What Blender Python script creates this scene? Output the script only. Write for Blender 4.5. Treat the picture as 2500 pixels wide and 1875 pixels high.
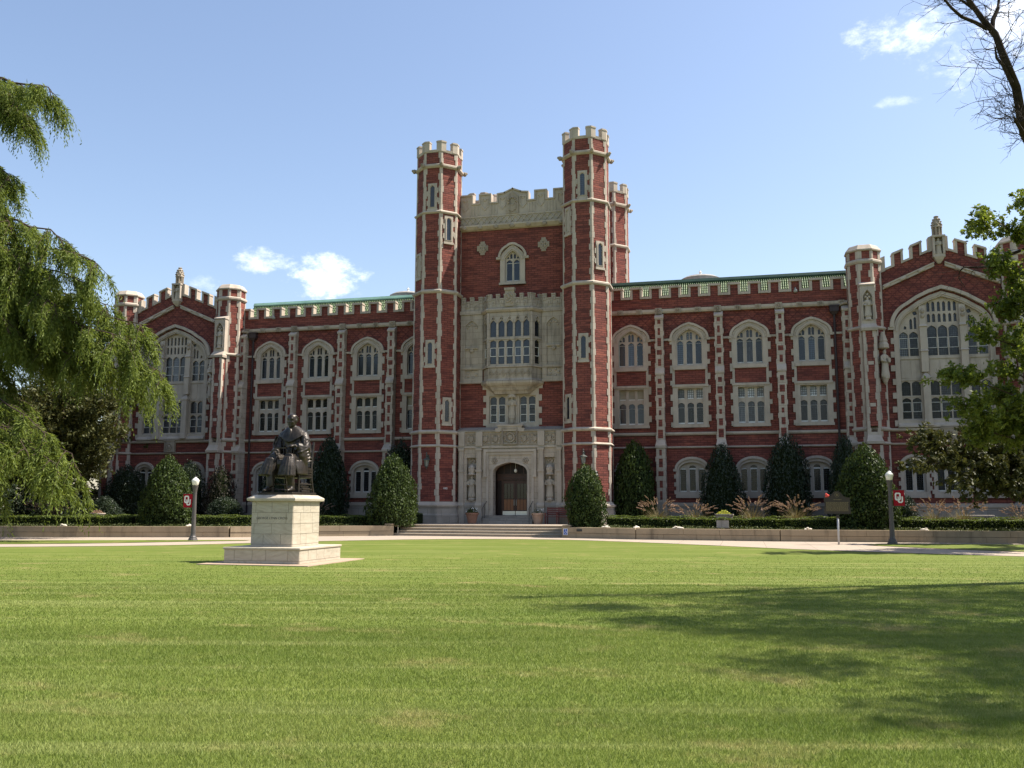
import bpy, bmesh, math, random
import numpy as np
from mathutils import Vector, Matrix, geometry
RND = random.Random(11)
NP = np.random.default_rng(5)
for o in list(bpy.data.objects):
    bpy.data.objects.remove(o)
SC = bpy.context.scene
COL = SC.collection
PI = math.pi

# ------------------------------------------------------------------ camera
cam_d = bpy.data.cameras.new('camera')
cam = bpy.data.objects.new('camera', cam_d)
COL.objects.link(cam)
SC.camera = cam
cam_d.sensor_width = 36.0
cam_d.sensor_fit = 'HORIZONTAL'
cam_d.lens = 36.0 * 2250.26 / 2500.0
cam_d.clip_start = 0.1
cam_d.clip_end = 5000.0
pitch, yaw, roll = 0.1322, 0.246, 0.0025
cR = Vector((math.cos(yaw), math.sin(yaw), 0))
cFh = Vector((-math.sin(yaw), math.cos(yaw), 0))
cF = cFh * math.cos(pitch) + Vector((0, 0, math.sin(pitch)))
cU = -cFh * math.sin(pitch) + Vector((0, 0, math.cos(pitch)))
cX = cR * math.cos(roll) + cU * math.sin(roll)
cY = cU * math.cos(roll) - cR * math.sin(roll)
cam.matrix_world = Matrix(((cX.x, cY.x, -cF.x, 14.396), (cX.y, cY.y, -cF.y, -60.0),
                           (cX.z, cY.z, -cF.z, 1.65), (0, 0, 0, 1)))

# ------------------------------------------------------------------ sun, sky, exposure
sdir = Vector((1.0, 0.40, 1.55)).normalized()
sun_d = bpy.data.lights.new('sun', 'SUN')
sun_d.energy = 5.0
sun_d.angle = math.radians(0.53)
sun_d.color = (1.0, 0.93, 0.82)
sun = bpy.data.objects.new('sun', sun_d)
sun.rotation_euler = (-sdir).to_track_quat('-Z', 'Y').to_euler()
sun.location = (30, 20, 60)
COL.objects.link(sun)
SC.view_settings.view_transform = 'Standard'
SC.view_settings.look = 'None'
SC.view_settings.exposure = 1.15
SC.view_settings.gamma = 1.0
SC.view_settings.use_curve_mapping = False
SC.cycles.max_bounces = 6
SC.cycles.diffuse_bounces = 3
SC.cycles.transparent_max_bounces = 8


class NT:
    """small node-tree writer"""
    def __init__(s, tree):
        s.t = tree
        tree.nodes.clear()

    def n(s, ty, ins=None, **kw):
        nd = s.t.nodes.new(ty)
        for k, v in kw.items():
            setattr(nd, k, v)
        for k, v in (ins or {}).items():
            s.put(nd.inputs[k], v)
        return nd

    def put(s, sock, v):
        if isinstance(v, bpy.types.Node):
            v = v.outputs[0]
        if isinstance(v, bpy.types.NodeSocket):
            s.t.links.new(v, sock)
        else:
            if sock.type == 'RGBA' and len(v) == 3:
                v = (*v, 1.0)
            sock.default_value = v

    def m(s, op, a, b=0.0, c=0.0):
        return s.n('ShaderNodeMath', {0: a, 1: b, 2: c}, operation=op).outputs[0]

    def vm(s, op, a, b=(0, 0, 0)):
        nd = s.n('ShaderNodeVectorMath', {0: a, 1: b}, operation=op)
        return nd.outputs['Value'] if op in ('DOT_PRODUCT', 'LENGTH', 'DISTANCE') else nd.outputs[0]

    def noise(s, v, scale, detail=3.0, rough=0.55):
        return s.n('ShaderNodeTexNoise', {'Vector': v, 'Scale': scale, 'Detail': detail, 'Roughness': rough}).outputs[0]

    def mapr(s, f, a, b, c=0.0, d=1.0, smooth=False):
        nd = s.n('ShaderNodeMapRange', {0: f, 1: a, 2: b, 3: c, 4: d})
        if smooth:
            nd.interpolation_type = 'SMOOTHSTEP'
        return nd.outputs[0]

    def mix(s, f, a, b, blend='MIX'):
        nd = s.n('ShaderNodeMix', data_type='RGBA', blend_type=blend)
        s.put(nd.inputs[0], f)
        s.put(nd.inputs[6], a)
        s.put(nd.inputs[7], b)
        return nd.outputs[2]

    def scalev(s, v, k):
        return s.vm('MULTIPLY', v, k)


w = bpy.data.worlds.new('World')
SC.world = w
w.use_nodes = True
t = NT(w.node_tree)
sky = t.n('ShaderNodeTexSky', sky_type='NISHITA', sun_disc=False)
sky.sun_elevation = math.asin(sdir.z)
sky.sun_rotation = math.atan2(sdir.x, sdir.y)
sky.altitude = 300
sky.air_density = 1.15
sky.dust_density = 1.5
sky.ozone_density = 2.6
dirv = t.n('ShaderNodeTexCoord').outputs['Generated']
# a few fair-weather clouds, each a noise-eaten patch round its own heading
cn = t.noise(t.scalev(dirv, (9, 9, 16)), 2.6, 9.0, 0.68)
cn2 = t.noise(t.scalev(dirv, (5, 5, 9)), 1.6, 4.0, 0.55)
cloud = None
CL = [(-0.4789, 0.8406, 0.2531, .034, .014, .6), (-0.4245, 0.8726, 0.2416, .050, .026, .85),
      (0.1595, 0.8824, 0.4426, .056, .022, .62), (0.2051, 0.8886, 0.4103, .036, .028, .5),
      (0.2600, 0.8580, 0.4322, .055, .055, 1.0), (0.1535, 0.9089, 0.3877, .03, .006, .3),
      (-0.5233, 0.8224, 0.2230, .030, .012, .35), (0.46, 0.80, 0.40, .12, .05, .9), (-0.9, 0.25, 0.36, .16, .06, .9),
      (0.6, -0.7, 0.38, .18, .06, .9), (-0.4, -0.85, 0.35, .2, .06, .9), (0.9, 0.1, 0.42, .16, .06, .8)]
for (x, y, z, rh, rv, s) in CL:
    c = Vector((x, y, z)).normalized()
    hx = Vector((c.y, -c.x, 0)).normalized()
    up = hx.cross(c)
    a = t.m('DIVIDE', t.vm('DOT_PRODUCT', dirv, tuple(hx)), rh)
    b = t.m('DIVIDE', t.vm('DOT_PRODUCT', dirv, tuple(up)), rv)
    fr = t.m('GREATER_THAN', t.vm('DOT_PRODUCT', dirv, tuple(c)), 0.0)
    r2 = t.m('ADD', t.m('MULTIPLY', a, a), t.m('MULTIPLY', b, b))
    k = t.m('MULTIPLY', t.mapr(r2, 1.5, 0.0, 0.0, 1.0), fr)
    k = t.m('ADD', t.m('MULTIPLY', k, 0.60), t.m('MULTIPLY', t.m('SUBTRACT', cn, 0.5), 2.3))
    k = t.m('MULTIPLY', t.m('MULTIPLY', t.mapr(k, 0.20, 0.95, 0.0, s, True), fr), t.mapr(r2, 2.6, 1.2, 0.0, 1.0, True))
    cloud = k if cloud is None else t.m('MAXIMUM', cloud, k)
ccol = t.mix(cn2, (6.2, 6.6, 7.2), (9.6, 9.6, 9.6))
skyc = t.mix(cloud, t.mix(1.0, sky.outputs[0], (1.03, .94, .895), 'MULTIPLY'), ccol)
bg = t.n('ShaderNodeBackground', {'Color': skyc, 'Strength': 0.107})
t.n('ShaderNodeOutputWorld', {'Surface': bg})

# ------------------------------------------------------------------ materials
M = {}


def mat(name, f, rough=0.85, spec=0.3, **kw):
    m = bpy.data.materials.new(name)
    m.use_nodes = True
    t = NT(m.node_tree)
    bs = t.n('ShaderNodeBsdfPrincipled')
    bs.inputs['Roughness'].default_value = rough
    bs.inputs['Specular IOR Level'].default_value = spec
    for k, v in kw.items():
        t.put(bs.inputs[k.replace('_', ' ')], v)
    r = f(t, bs)
    t.n('ShaderNodeOutputMaterial', {'Surface': r if r is not None else bs})
    M[name] = m
    return m


def plain(col, var=0.12, scale=3.0):
    def f(t, bs):
        p = t.n('ShaderNodeNewGeometry').outputs['Position']
        nz = t.noise(p, scale, 4.0)
        a = tuple(c * (1 - var) for c in col)
        b = tuple(min(1, c * (1 + var)) for c in col)
        t.put(bs.inputs['Base Color'], t.mix(t.mapr(nz, .3, .7), a, b))
    return f


def wall_uv(t):
    g = t.n('ShaderNodeNewGeometry')
    tan = t.vm('NORMALIZE', t.vm('CROSS_PRODUCT', (0, 0, 1), g.outputs['True Normal']))
    u = t.vm('DOT_PRODUCT', g.outputs['Position'], tan)
    z = t.n('ShaderNodeSeparateXYZ', {0: g.outputs['Position']}).outputs[2]
    return g, u, z, t.n('ShaderNodeCombineXYZ', {0: u, 1: z}).outputs[0]


def brick_f(diaper):
    def f(t, bs):
        g, u, z, uv = wall_uv(t)
        br = t.n('ShaderNodeTexBrick', {'Vector': uv, 'Scale': 1.0, 'Color1': (.248, .080, .060), 'Color2': (.176, .055, .043),
                 'Mortar': (.085, .034, .026), 'Mortar Size': .020, 'Mortar Smooth': .4, 'Bias': -.1, 'Brick Width': .42, 'Row Height': .14})
        br.offset = .5
        runs = t.noise(t.n('ShaderNodeCombineXYZ', {0: t.m('MULTIPLY', u, .85), 1: t.m('MULTIPLY', t.m('FLOOR', t.m('DIVIDE', z, .14)), 3.7)}).outputs[0], 1.0, 2.0)
        c = t.mix(t.mapr(runs, .53, .64), br.outputs[0], (.108, .040, .033))
        c = t.mix(t.mapr(runs, .44, .34, 0, .6), c, (.31, .098, .066))
        big = t.noise(g.outputs['Position'], .35, 4.0)
        c = t.mix(t.mapr(big, .35, .7, 0, .35), c, (.12, .03, .028))
        if diaper:
            d = None
            for sg in (1, -1):
                q = t.m('ABSOLUTE', t.m('SUBTRACT', t.m('FRACT', t.m('DIVIDE', t.m('ADD', u, t.m('MULTIPLY', z, sg)), .62)), .5))
                q = t.mapr(q, .10, .07)
                d = q if d is None else t.m('MAXIMUM', d, q)
            d = t.m('MULTIPLY', d, t.m('MULTIPLY', t.m('GREATER_THAN', z, diaper), .55))
            c = t.mix(d, c, (.075, .022, .024))
        t.put(bs.inputs['Base Color'], c)
        bp = t.n('ShaderNodeBump', {'Strength': .5, 'Distance': .02, 'Height': t.m('SUBTRACT', 1.0, br.outputs[1])})
        t.put(bs.inputs['Normal'], bp)
    return f


mat('brick', brick_f(False), .88, .2)
mat('wing_brick', brick_f(12.5), .88, .2)
mat('gable_brick', brick_f(13.2), .88, .2)


def stone_f(c1, c2, stain, grime=.5, joints=None):
    def f(t, bs):
        g, u, z, uv = wall_uv(t)
        p = g.outputs['Position']
        c = t.mix(t.mapr(t.noise(p, 1.3, 5.0), .3, .7), c1, c2)
        st = t.noise(t.scalev(p, (2.2, 2.2, .35)), 1.0, 4.0, .6)
        c = t.mix(t.mapr(st, .52, .75, 0, grime), c, stain)
        fine = t.noise(p, 22.0, 3.0)
        c = t.mix(t.mapr(fine, .3, .7, .0, .22), c, tuple(x * .62 for x in c1))
        if joints:
            br = t.n('ShaderNodeTexBrick', {'Vector': uv, 'Scale': 1.0, 'Color1': (1, 1, 1), 'Color2': (.86, .86, .86),
                     'Mortar': (.45, .43, .4), 'Mortar Size': .008, 'Mortar Smooth': .1, 'Bias': 0.0, 'Brick Width': joints[0], 'Row Height': joints[1]})
            c = t.mix(1.0, c, br.outputs[0], 'MULTIPLY')
        t.put(bs.inputs['Base Color'], c)
        t.put(bs.inputs['Normal'], t.n('ShaderNodeBump', {'Strength': .25, 'Distance': .01, 'Height': fine}))
    return f


mat('limestone', stone_f((.485, .415, .342), (.385, .328, .268), (.16, .138, .115)), .9, .15)
mat('ashlar', stone_f((.52, .44, .355), (.42, .355, .285), (.18, .15, .122), .55, (.72, .36)), .9, .15)
mat('oriel_stone', stone_f((.48, .41, .336), (.37, .315, .258), (.11, .094, .08), .75, (.9, .42)), .9, .15)
mat('plinth_stone', stone_f((.37, .325, .275), (.29, .255, .215), (.15, .13, .11), .5, (1.1, .5)), .9, .15)
mat('carved_stone', stone_f((.39, .325, .252), (.28, .235, .182), (.085, .072, .058), .7), .92, .1)
mat('statue_stone', stone_f((.47, .405, .33), (.39, .335, .27), (.2, .17, .14), .5), .92, .1)


def marble_f(t, bs):
    p = t.n('ShaderNodeNewGeometry').outputs['Position']
    rnd = t.n('ShaderNodeObjectInfo').outputs['Random']
    q = t.vm('ADD', p, t.n('ShaderNodeCombineXYZ', {0: t.m('MULTIPLY', rnd, 37.0), 1: t.m('MULTIPLY', rnd, 11.0)}).outputs[0])
    vein = t.noise(t.vm('ADD', t.n('ShaderNodeVectorRotate', {'Vector': q, 'Angle': .9}, rotation_type='Y_AXIS').outputs[0], (0, 0, 0)), 1.0, 2.0)
    rq = t.n('ShaderNodeVectorRotate', {'Vector': q, 'Angle': t.m('MULTIPLY', t.m('SUBTRACT', rnd, .5), 1.6)}, rotation_type='Y_AXIS').outputs[0]
    st = t.noise(t.scalev(rq, (1.2, 1.2, 9.0)), 1.6, 5.0, .62)
    c = t.mix(t.mapr(st, .35, .62), (.42, .375, .30), (.34, .30, .235))
    c = t.mix(t.mapr(st, .62, .70, 0, .6), c, (.22, .185, .14))
    c = t.mix(t.mapr(t.noise(q, 6.0, 5.0), .5, .75, 0, .5), c, (.26, .22, .165))
    c = t.mix(t.m('MULTIPLY', t.m('SUBTRACT', rnd, .3), .35), c, (.44, .375, .285))
    t.put(bs.inputs['Base Color'], c)


mat('marble', marble_f, .6, .3)


def slab_f(c1, c2, w_, h_):
    def f(t, bs):
        p = t.n('ShaderNodeNewGeometry').outputs['Position']
        br = t.n('ShaderNodeTexBrick', {'Vector': p, 'Scale': 1.0, 'Color1': c1, 'Color2': c2, 'Mortar': tuple(x * .55 for x in c1),
                 'Mortar Size': .012, 'Bias': 0.0, 'Brick Width': w_, 'Row Height': h_})
        br.offset = 0.0
        c = t.mix(t.mapr(t.noise(p, 1.1, 6.0, .6), .4, .75, 0, .5), br.outputs[0], tuple(x * .72 for x in c1))
        t.put(bs.inputs['Base Color'], c)
        t.put(bs.inputs['Normal'], t.n('ShaderNodeBump', {'Strength': .15, 'Distance': .01, 'Height': t.noise(p, 60.0, 2.0)}))
    return f


mat('concrete', slab_f((.34, .275, .215), (.31, .26, .21), 1.9, 2.3), .9, .2)
mat('tread_stone', stone_f((.36, .30, .23), (.32, .27, .21), (.22, .18, .14), .3), .9, .2)
mat('riser_stone', stone_f((.33, .28, .22), (.28, .24, .19), (.15, .13, .11), .6), .9, .2)
mat('wall_stone', stone_f((.37, .29, .195), (.285, .225, .152), (.12, .095, .068), .75), .92, .15)
mat('slab_stone', stone_f((.38, .28, .20), (.33, .25, .185), (.24, .19, .14), .4), .9, .2)
mat('soil', plain((.045, .032, .022), .35, 6.0), .95, .1)


def glass_f(col, lat, rough=.12, spec=.5, line=(.02, .02, .022), size=(.105, .13), mort=.012):
    def f(t, bs):
        g, u, z, uv = wall_uv(t)
        nz = t.noise(t.n('ShaderNodeCombineXYZ', {0: t.m('FLOOR', t.m('DIVIDE', u, size[0])), 1: t.m('FLOOR', t.m('DIVIDE', z, size[1]))}).outputs[0], 3.7, 1.0)
        c = t.mix(t.mapr(nz, .3, .7), tuple(x * .6 for x in col), tuple(x * 1.35 for x in col))
        big = t.noise(g.outputs['Position'], .9, 3.0)
        c = t.mix(t.mapr(big, .45, .7, 0, .6), c, tuple(x * .35 for x in col))
        rr = t.n('ShaderNodeObjectInfo').outputs['Random']
        c = t.mix(1.0, c, t.mix(rr, (.45, .45, .45), (1.7, 1.7, 1.7)), 'MULTIPLY')
        c = t.mix(t.mapr(rr, .86, .88, 0, .5), c, tuple(min(.4, x * 4 + .03) for x in col))
        if lat:
            br = t.n('ShaderNodeTexBrick', {'Vector': uv, 'Scale': 1.0, 'Mortar Size': mort, 'Brick Width': size[0], 'Row Height': size[1]})
            br.offset = 0.0
            c = t.mix(br.outputs[1], c, line)
        t.put(bs.inputs['Base Color'], c)
        bp = t.n('ShaderNodeBump', {'Strength': .12, 'Distance': .02, 'Height': nz})
        t.put(bs.inputs['Normal'], bp)
    return f


mat('blue_glass', glass_f((.020, .027, .038), True), .14, .5)
mat('dark_glass', glass_f((.006, .0065, .007), True, line=(.05, .05, .048)), .16, .35)
mat('grey_glass', glass_f((.048, .051, .056), True), .2, .45)
mat('bright_glass', glass_f((.34, .35, .35), True, .3, .3, (.07, .07, .07), (.125, .15), .016), .35, .3)
mat('black_glass', plain((.012, .012, .013), .3), .12, .5)
mat('white_sash', plain((.66, .65, .61), .06), .6, .3)
mat('louvre', plain((.33, .29, .22), .1), .8, .2)


def tile_f(t, bs):
    rnd = t.n('ShaderNodeNewGeometry').outputs['Random Per Island']
    c = t.mix(rnd, (.018, .060, .018), (.085, .140, .040))
    t.put(bs.inputs['Base Color'], c)


mat('roof_tile', tile_f, .6, .25)
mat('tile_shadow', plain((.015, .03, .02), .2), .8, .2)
mat('copper', plain((.27, .46, .37), .15, 1.2), .6, .3)
mat('dark_copper', plain((.025, .06, .045), .2), .6, .3)
mat('zinc', plain((.26, .25, .23), .1), .5, .4)
mat('white_paint', plain((.75, .75, .73), .04), .5, .3)
mat('pipe', plain((.035, .022, .022), .2), .5, .35)


def wood_f(t, bs):
    g, u, z, uv = wall_uv(t)
    n1 = t.noise(t.n('ShaderNodeCombineXYZ', {0: t.m('MULTIPLY', u, 14), 1: t.m('MULTIPLY', z, .8)}).outputs[0], 1.5, 4.0)
    t.put(bs.inputs['Base Color'], t.mix(n1, (.15, .055, .020), (.30, .115, .042)))


mat('door_wood', wood_f, .4, .4)
mat('frame_wood', plain((.050, .017, .009), .2), .45, .4)
mat('dark_wood', plain((.016, .008, .006), .3), .5, .3)
mat('steel', plain((.55, .54, .51), .08), .35, .5, Metallic=.7)
mat('iron', plain((.03, .03, .03), .2), .5, .4)
mat('lantern_metal', plain((.055, .06, .052), .2), .5, .4)
mat('frost', plain((.26, .26, .23), .08), .3, .4)
mat('red_bench', plain((.11, .018, .015), .2), .5, .4)
mat('terracotta', plain((.36, .18, .115), .12), .8, .2)
mat('pale_terracotta', plain((.50, .32, .22), .12), .8, .2)


def bronze_f(t, bs):
    p = t.n('ShaderNodeNewGeometry')
    nz = t.noise(p.outputs['Position'], 7.0, 5.0)
    c = t.mix(t.mapr(nz, .35, .7), (.016, .013, .010), (.048, .037, .027))
    t.put(bs.inputs['Base Color'], c)
    t.put(bs.inputs['Roughness'], t.mapr(nz, .3, .7, .50, .30))
    t.put(bs.inputs['Normal'], t.n('ShaderNodeBump', {'Strength': .35, 'Distance': .02, 'Height': t.noise(t.scalev(p.outputs['Position'], (1, 1, .4)), 16.0, 3.0)}))


mat('bronze', bronze_f, .4, .5, Metallic=.45)
mat('sign_bronze', plain((.034, .030, .022), .15), .6, .3)
mat('sign_letter', plain((.13, .11, .055), .12, 40.0), .55, .3)
mat('galvanised', plain((.42, .42, .43), .08), .45, .5, Metallic=.3)
mat('post_paint_cut_shade', plain((.075, .068, .064), .15), .45, .4)
mat('globe', plain((.74, .72, .64), .05), .25, .5)
mat('banner_red', plain((.30, .008, .018), .08), .75, .2)
mat('banner_white', plain((.72, .71, .68), .04), .75, .2)
mat('sign_blue', plain((.03, .09, .36), .1), .5, .3)
mat('coral_cloth', plain((.62, .10, .08), .2, 20.0), .9, .1)
mat('pale_rock', plain((.55, .50, .42), .15, 9.0), .9, .1)
mat('bark', plain((.055, .040, .030), .35, 8.0), .95, .1)
mat('dead_bark', plain((.040, .030, .025), .35, 8.0), .95, .1)


def leaf_f(c1, c2, trans=.35, rough=.5, spec=.35):
    def f(t, bs):
        g = t.n('ShaderNodeNewGeometry')
        c = t.mix(g.outputs['Random Per Island'], c1, c2)
        t.put(bs.inputs['Base Color'], c)
        tr = t.n('ShaderNodeBsdfTranslucent', {'Color': t.mix(.5, c, (c2[0] * 1.5, c2[1] * 1.5, c2[2] * .8))})
        mx = t.n('ShaderNodeMixShader', {0: trans, 1: bs, 2: tr})
        return mx.outputs[0]
    return f


mat('holly_leaf', leaf_f((.013, .026, .007), (.058, .085, .016), .15), .55, .18)
mat('dark_holly_leaf', leaf_f((.008, .018, .010), (.024, .038, .016), .10), .5, .3)
mat('cypress_leaf', leaf_f((.055, .085, .014), (.175, .215, .044), .42), .6, .2)
mat('oak_leaf', leaf_f((.055, .085, .012), (.155, .190, .030), .42), .5, .3)
mat('magnolia_leaf', leaf_f((.028, .038, .011), (.090, .088, .028), .18), .55, .18)
mat('dull_leaf', leaf_f((.020, .018, .013), (.060, .052, .036), .15), .6, .2)
mat('hedge_leaf', leaf_f((.030, .052, .009), (.125, .160, .026), .3), .5, .3)
mat('cover_leaf', leaf_f((.030, .045, .012), (.095, .110, .035), .25), .6, .25)
mat('plume', leaf_f((.16, .105, .08), (.34, .23, .18), .3), .8, .1)
mat('reed_blade', leaf_f((.060, .055, .025), (.165, .130, .065), .3), .7, .15)
mat('flower_leaf', leaf_f((.16, .20, .03), (.40, .40, .08), .3), .6, .2)
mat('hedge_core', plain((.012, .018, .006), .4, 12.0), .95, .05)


def grass_colour(t, p):
    # mowing bands run across the view, with soft patches and a few dry spots
    u = t.vm('DOT_PRODUCT', p, (0.970, 0.2436, 0))
    v = t.vm('DOT_PRODUCT', p, (-0.2436, 0.970, 0))
    q = t.n('ShaderNodeCombineXYZ', {0: t.m('MULTIPLY', u, .10), 1: t.m('MULTIPLY', v, 1.5)}).outputs[0]
    band = t.noise(q, 1.0, 6.0, .62)
    a = t.noise(t.scalev(p, (.16, .42, .3)), 1.0, 5.0, .6)
    b = t.noise(p, 1.7, 5.0, .65)
    d = t.noise(p, .23, 3.0)
    q2 = t.n('ShaderNodeCombineXYZ', {0: t.m('MULTIPLY', u, .07), 1: t.m('MULTIPLY', v, 1.9)}).outputs[0]
    fine = t.noise(q2, 1.0, 5.0, .6)
    c = t.mix(t.mapr(a, .35, .66), (.155, .200, .034), (.210, .252, .050))
    c = t.mix(t.mapr(band, .50, .68, 0, .6), c, (.285, .310, .090))
    c = t.mix(t.mapr(band, .44, .32, 0, .15), c, (.112, .162, .026))
    c = t.mix(t.mapr(fine, .545, .62, 0, .75), c, (.320, .345, .115))
    c = t.mix(t.mapr(fine, .45, .36, 0, .4), c, (.110, .158, .026))
    c = t.mix(t.mapr(b, .50, .78, 0, .5), c, (.28, .285, .085))
    c = t.mix(t.mapr(d, .56, .74, 0, .3), c, (.110, .170, .028))
    dry = t.noise(t.scalev(t.vm('ADD', p, (3.1, 7.7, 0)), (.55, .9, 1)), 1.0, 5.0, .65)
    c = t.mix(t.mapr(dry, .565, .70, 0, .8), c, (.44, .35, .16))
    return c


def lawn_f(t, bs):
    p = t.n('ShaderNodeNewGeometry').outputs['Position']
    c = t.mix(1.0, grass_colour(t, p), (.60, .585, .56), 'MULTIPLY')
    f = t.noise(p, 60.0, 4.0, .7)
    c = t.mix(t.mapr(f, .35, .7, .45, 0), c, (.060, .105, .018))
    t.put(bs.inputs['Base Color'], c)
    t.put(bs.inputs['Normal'], t.n('ShaderNodeBump', {'Strength': .35, 'Distance': .012, 'Height': f}))


mat('lawn', lawn_f, .9, .1)


def blade_f(t, bs):
    g = t.n('ShaderNodeNewGeometry')
    c = grass_colour(t, g.outputs['Position'])
    r = g.outputs['Random Per Island']
    c = t.mix(t.mapr(r, 0, 1, 0, .55), c, (.10, .17, .024))
    c = t.mix(t.mapr(r, .93, .98, 0, .5), c, (.40, .38, .16))
    t.put(bs.inputs['Base Color'], c)
    tr = t.n('ShaderNodeBsdfTranslucent', {'Color': c})
    return t.n('ShaderNodeMixShader', {0: .35, 1: bs, 2: tr}).outputs[0]


mat('grass_blade', blade_f, .6, .25)

# ------------------------------------------------------------------ mesh helpers
class MB:
    def __init__(s):
        s.v, s.f, s.M = [], [], None

    def add(s, vs, fs):
        k = len(s.v)
        for p in vs:
            p = Vector(p)
            s.v.append(tuple(s.M @ p if s.M is not None else p))
        s.f.extend([tuple(i + k for i in f) for f in fs])
        return s

    def box(s, x0, x1, y0, y1, z0, z1):
        return s.add([(x0, y0, z0), (x1, y0, z0), (x1, y1, z0), (x0, y1, z0), (x0, y0, z1), (x1, y0, z1), (x1, y1, z1), (x0, y1, z1)],
                     [(0, 3, 2, 1), (4, 5, 6, 7), (0, 1, 5, 4), (1, 2, 6, 5), (2, 3, 7, 6), (3, 0, 4, 7)])

    def plate(s, outer, holes, y0, y1):
        loops = [outer] + list(holes)
        pts = [p for l in loops for p in l]
        tr = geometry.tessellate_polygon([[Vector((p[0], p[1], 0)) for p in l] for l in loops])
        n = len(pts)
        fs = [tuple(x) for x in tr] + [tuple(i + n for i in reversed(x)) for x in tr]
        k = 0
        for l in loops:
            m = len(l)
            for i in range(m):
                a, b = k + i, k + (i + 1) % m
                fs.append((a, b, b + n, a + n))
            k += m
        return s.add([(p[0], y0, p[1]) for p in pts] + [(p[0], y1, p[1]) for p in pts], fs)

    def loft(s, rings, cap=True, closed=True):
        n = len(rings[0])
        vs = [p for r in rings for p in r]
        fs = []
        for j in range(len(rings) - 1):
            for i in range(n if closed else n - 1):
                a, b = j * n + i, j * n + (i + 1) % n
                fs.append((a, b, b + n, a + n))
        if cap:
            fs.append(tuple(range(n - 1, -1, -1)))
            fs.append(tuple(range((len(rings) - 1) * n, len(rings) * n)))
        return s.add(vs, fs)

    def lathe(s, prof, n=12, c=(0, 0), ph=0.0):
        return s.loft([[(c[0] + r * math.cos(2 * PI * i / n + ph), c[1] + r * math.sin(2 * PI * i / n + ph), z) for i in range(n)] for r, z in prof])

    def prism(s, poly, z0, z1):
        return s.loft([[(p[0], p[1], z0) for p in poly], [(p[0], p[1], z1) for p in poly]])

    def tube(s, pts, rad, n=6):
        pts = [Vector(p) for p in pts]
        rings = []
        for i, p in enumerate(pts):
            d = (pts[min(i + 1, len(pts) - 1)] - pts[max(i - 1, 0)])
            d = d.normalized() if d.length > 1e-6 else Vector((0, 0, 1))
            a = d.cross(Vector((0.31, .17, .93)))
            if a.length < .05:
                a = d.cross(Vector((1, 0, 0)))
            a.normalize()
            b = d.cross(a)
            r = rad[i] if isinstance(rad, (list, tuple)) else rad
            rings.append([p + a * (r * math.cos(2 * PI * k / n)) + b * (r * math.sin(2 * PI * k / n)) for k in range(n)])
        return s.loft(rings)

    def ball(s, c, r, n=8, m=6):
        if not isinstance(r, (tuple, list)):
            r = (r, r, r)
        prof = [(math.sin(PI * j / m), -math.cos(PI * j / m)) for j in range(m + 1)]
        prof[0] = (.02, -1)
        prof[-1] = (.02, 1)
        return s.loft([[(c[0] + r[0] * q * math.cos(2 * PI * i / n), c[1] + r[1] * q * math.sin(2 * PI * i / n), c[2] + r[2] * z) for i in range(n)] for q, z in prof])

    def mesh(s, name, smooth=False):
        me = bpy.data.meshes.new(name)
        me.from_pydata(s.v, [], s.f)
        bm = bmesh.new()
        bm.from_mesh(me)
        bmesh.ops.recalc_face_normals(bm, faces=bm.faces)
        bm.to_mesh(me)
        bm.free()
        if smooth:
            me.shade_smooth()
        return me

    def build(s, name, m, parent=None, loc=None, smooth=False, bevel=0.0):
        me = s.mesh(name, smooth)
        return obj(name, me, m, parent, loc, bevel)


def obj(name, me, m, parent=None, loc=None, bevel=0.0):
    if m and not me.materials:
        me.materials.append(M[m])
    o = bpy.data.objects.new(name, me)
    COL.objects.link(o)
    if parent:
        o.parent = parent
    if loc:
        o.location = loc
    if bevel:
        b = o.modifiers.new('bevel', 'BEVEL')
        b.width = bevel
        b.segments = 1
        b.limit_method = 'ANGLE'
    return o


def lettering(name, text, size, extrude, m, parent):
    fc = bpy.data.curves.new(name, 'FONT')
    fc.body, fc.size, fc.extrude, fc.align_x = text, size, extrude, 'CENTER'
    tmp = bpy.data.objects.new(name, fc)
    me = bpy.data.meshes.new_from_object(tmp)
    bpy.data.objects.remove(tmp)
    return obj(name, me, m, parent)


def tag(o, label=None, cat=None, group=None, kind=None):
    if label:
        o['label'] = label
    if cat:
        o['category'] = cat
    if group:
        o['group'] = group
    if kind:
        o['kind'] = kind
    return o


def thing(name, label, cat, loc=(0, 0, 0), rz=0.0, group=None):
    o = bpy.data.objects.new(name, None)
    o.empty_display_size = .3
    COL.objects.link(o)
    o.location = loc
    o.rotation_euler = (0, 0, rz)
    return tag(o, label, cat, group)


def structure(o):
    o['kind'] = 'structure'
    return o


def dup(o, parent=None, loc=None, rz=None, sc=None):
    c = o.copy()
    COL.objects.link(c)
    if parent:
        c.parent = parent
    if loc is not None:
        c.location = loc
    if rz is not None:
        c.rotation_euler = (0, 0, rz)
    if sc is not None:
        c.scale = sc
    for ch in list(o.children):
        dup(ch, c)
    return c


def arch(hw, zs, rise, n=6, r1=.74):
    """four-centred arch from the right springing over the apex to the left one"""
    r = r1 * min(hw, rise)
    cx = hw - r
    L = math.hypot(cx, rise)
    a = math.atan2(rise, -cx) - math.acos(min(1, r / L))
    R = [(cx + r * math.cos(a * i / n), zs + r * math.sin(a * i / n)) for i in range(n + 1)]
    p, q = R[-1], (0, zs + rise)
    R = R + [(p[0] + (q[0] - p[0]) * k + .10 * hw * k * (1 - k), p[1] + (q[1] - p[1]) * k + .16 * rise * k * (1 - k)) for k in (.33, .67)]
    return R + [q] + [(-x, z) for x, z in reversed(R)]


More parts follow.
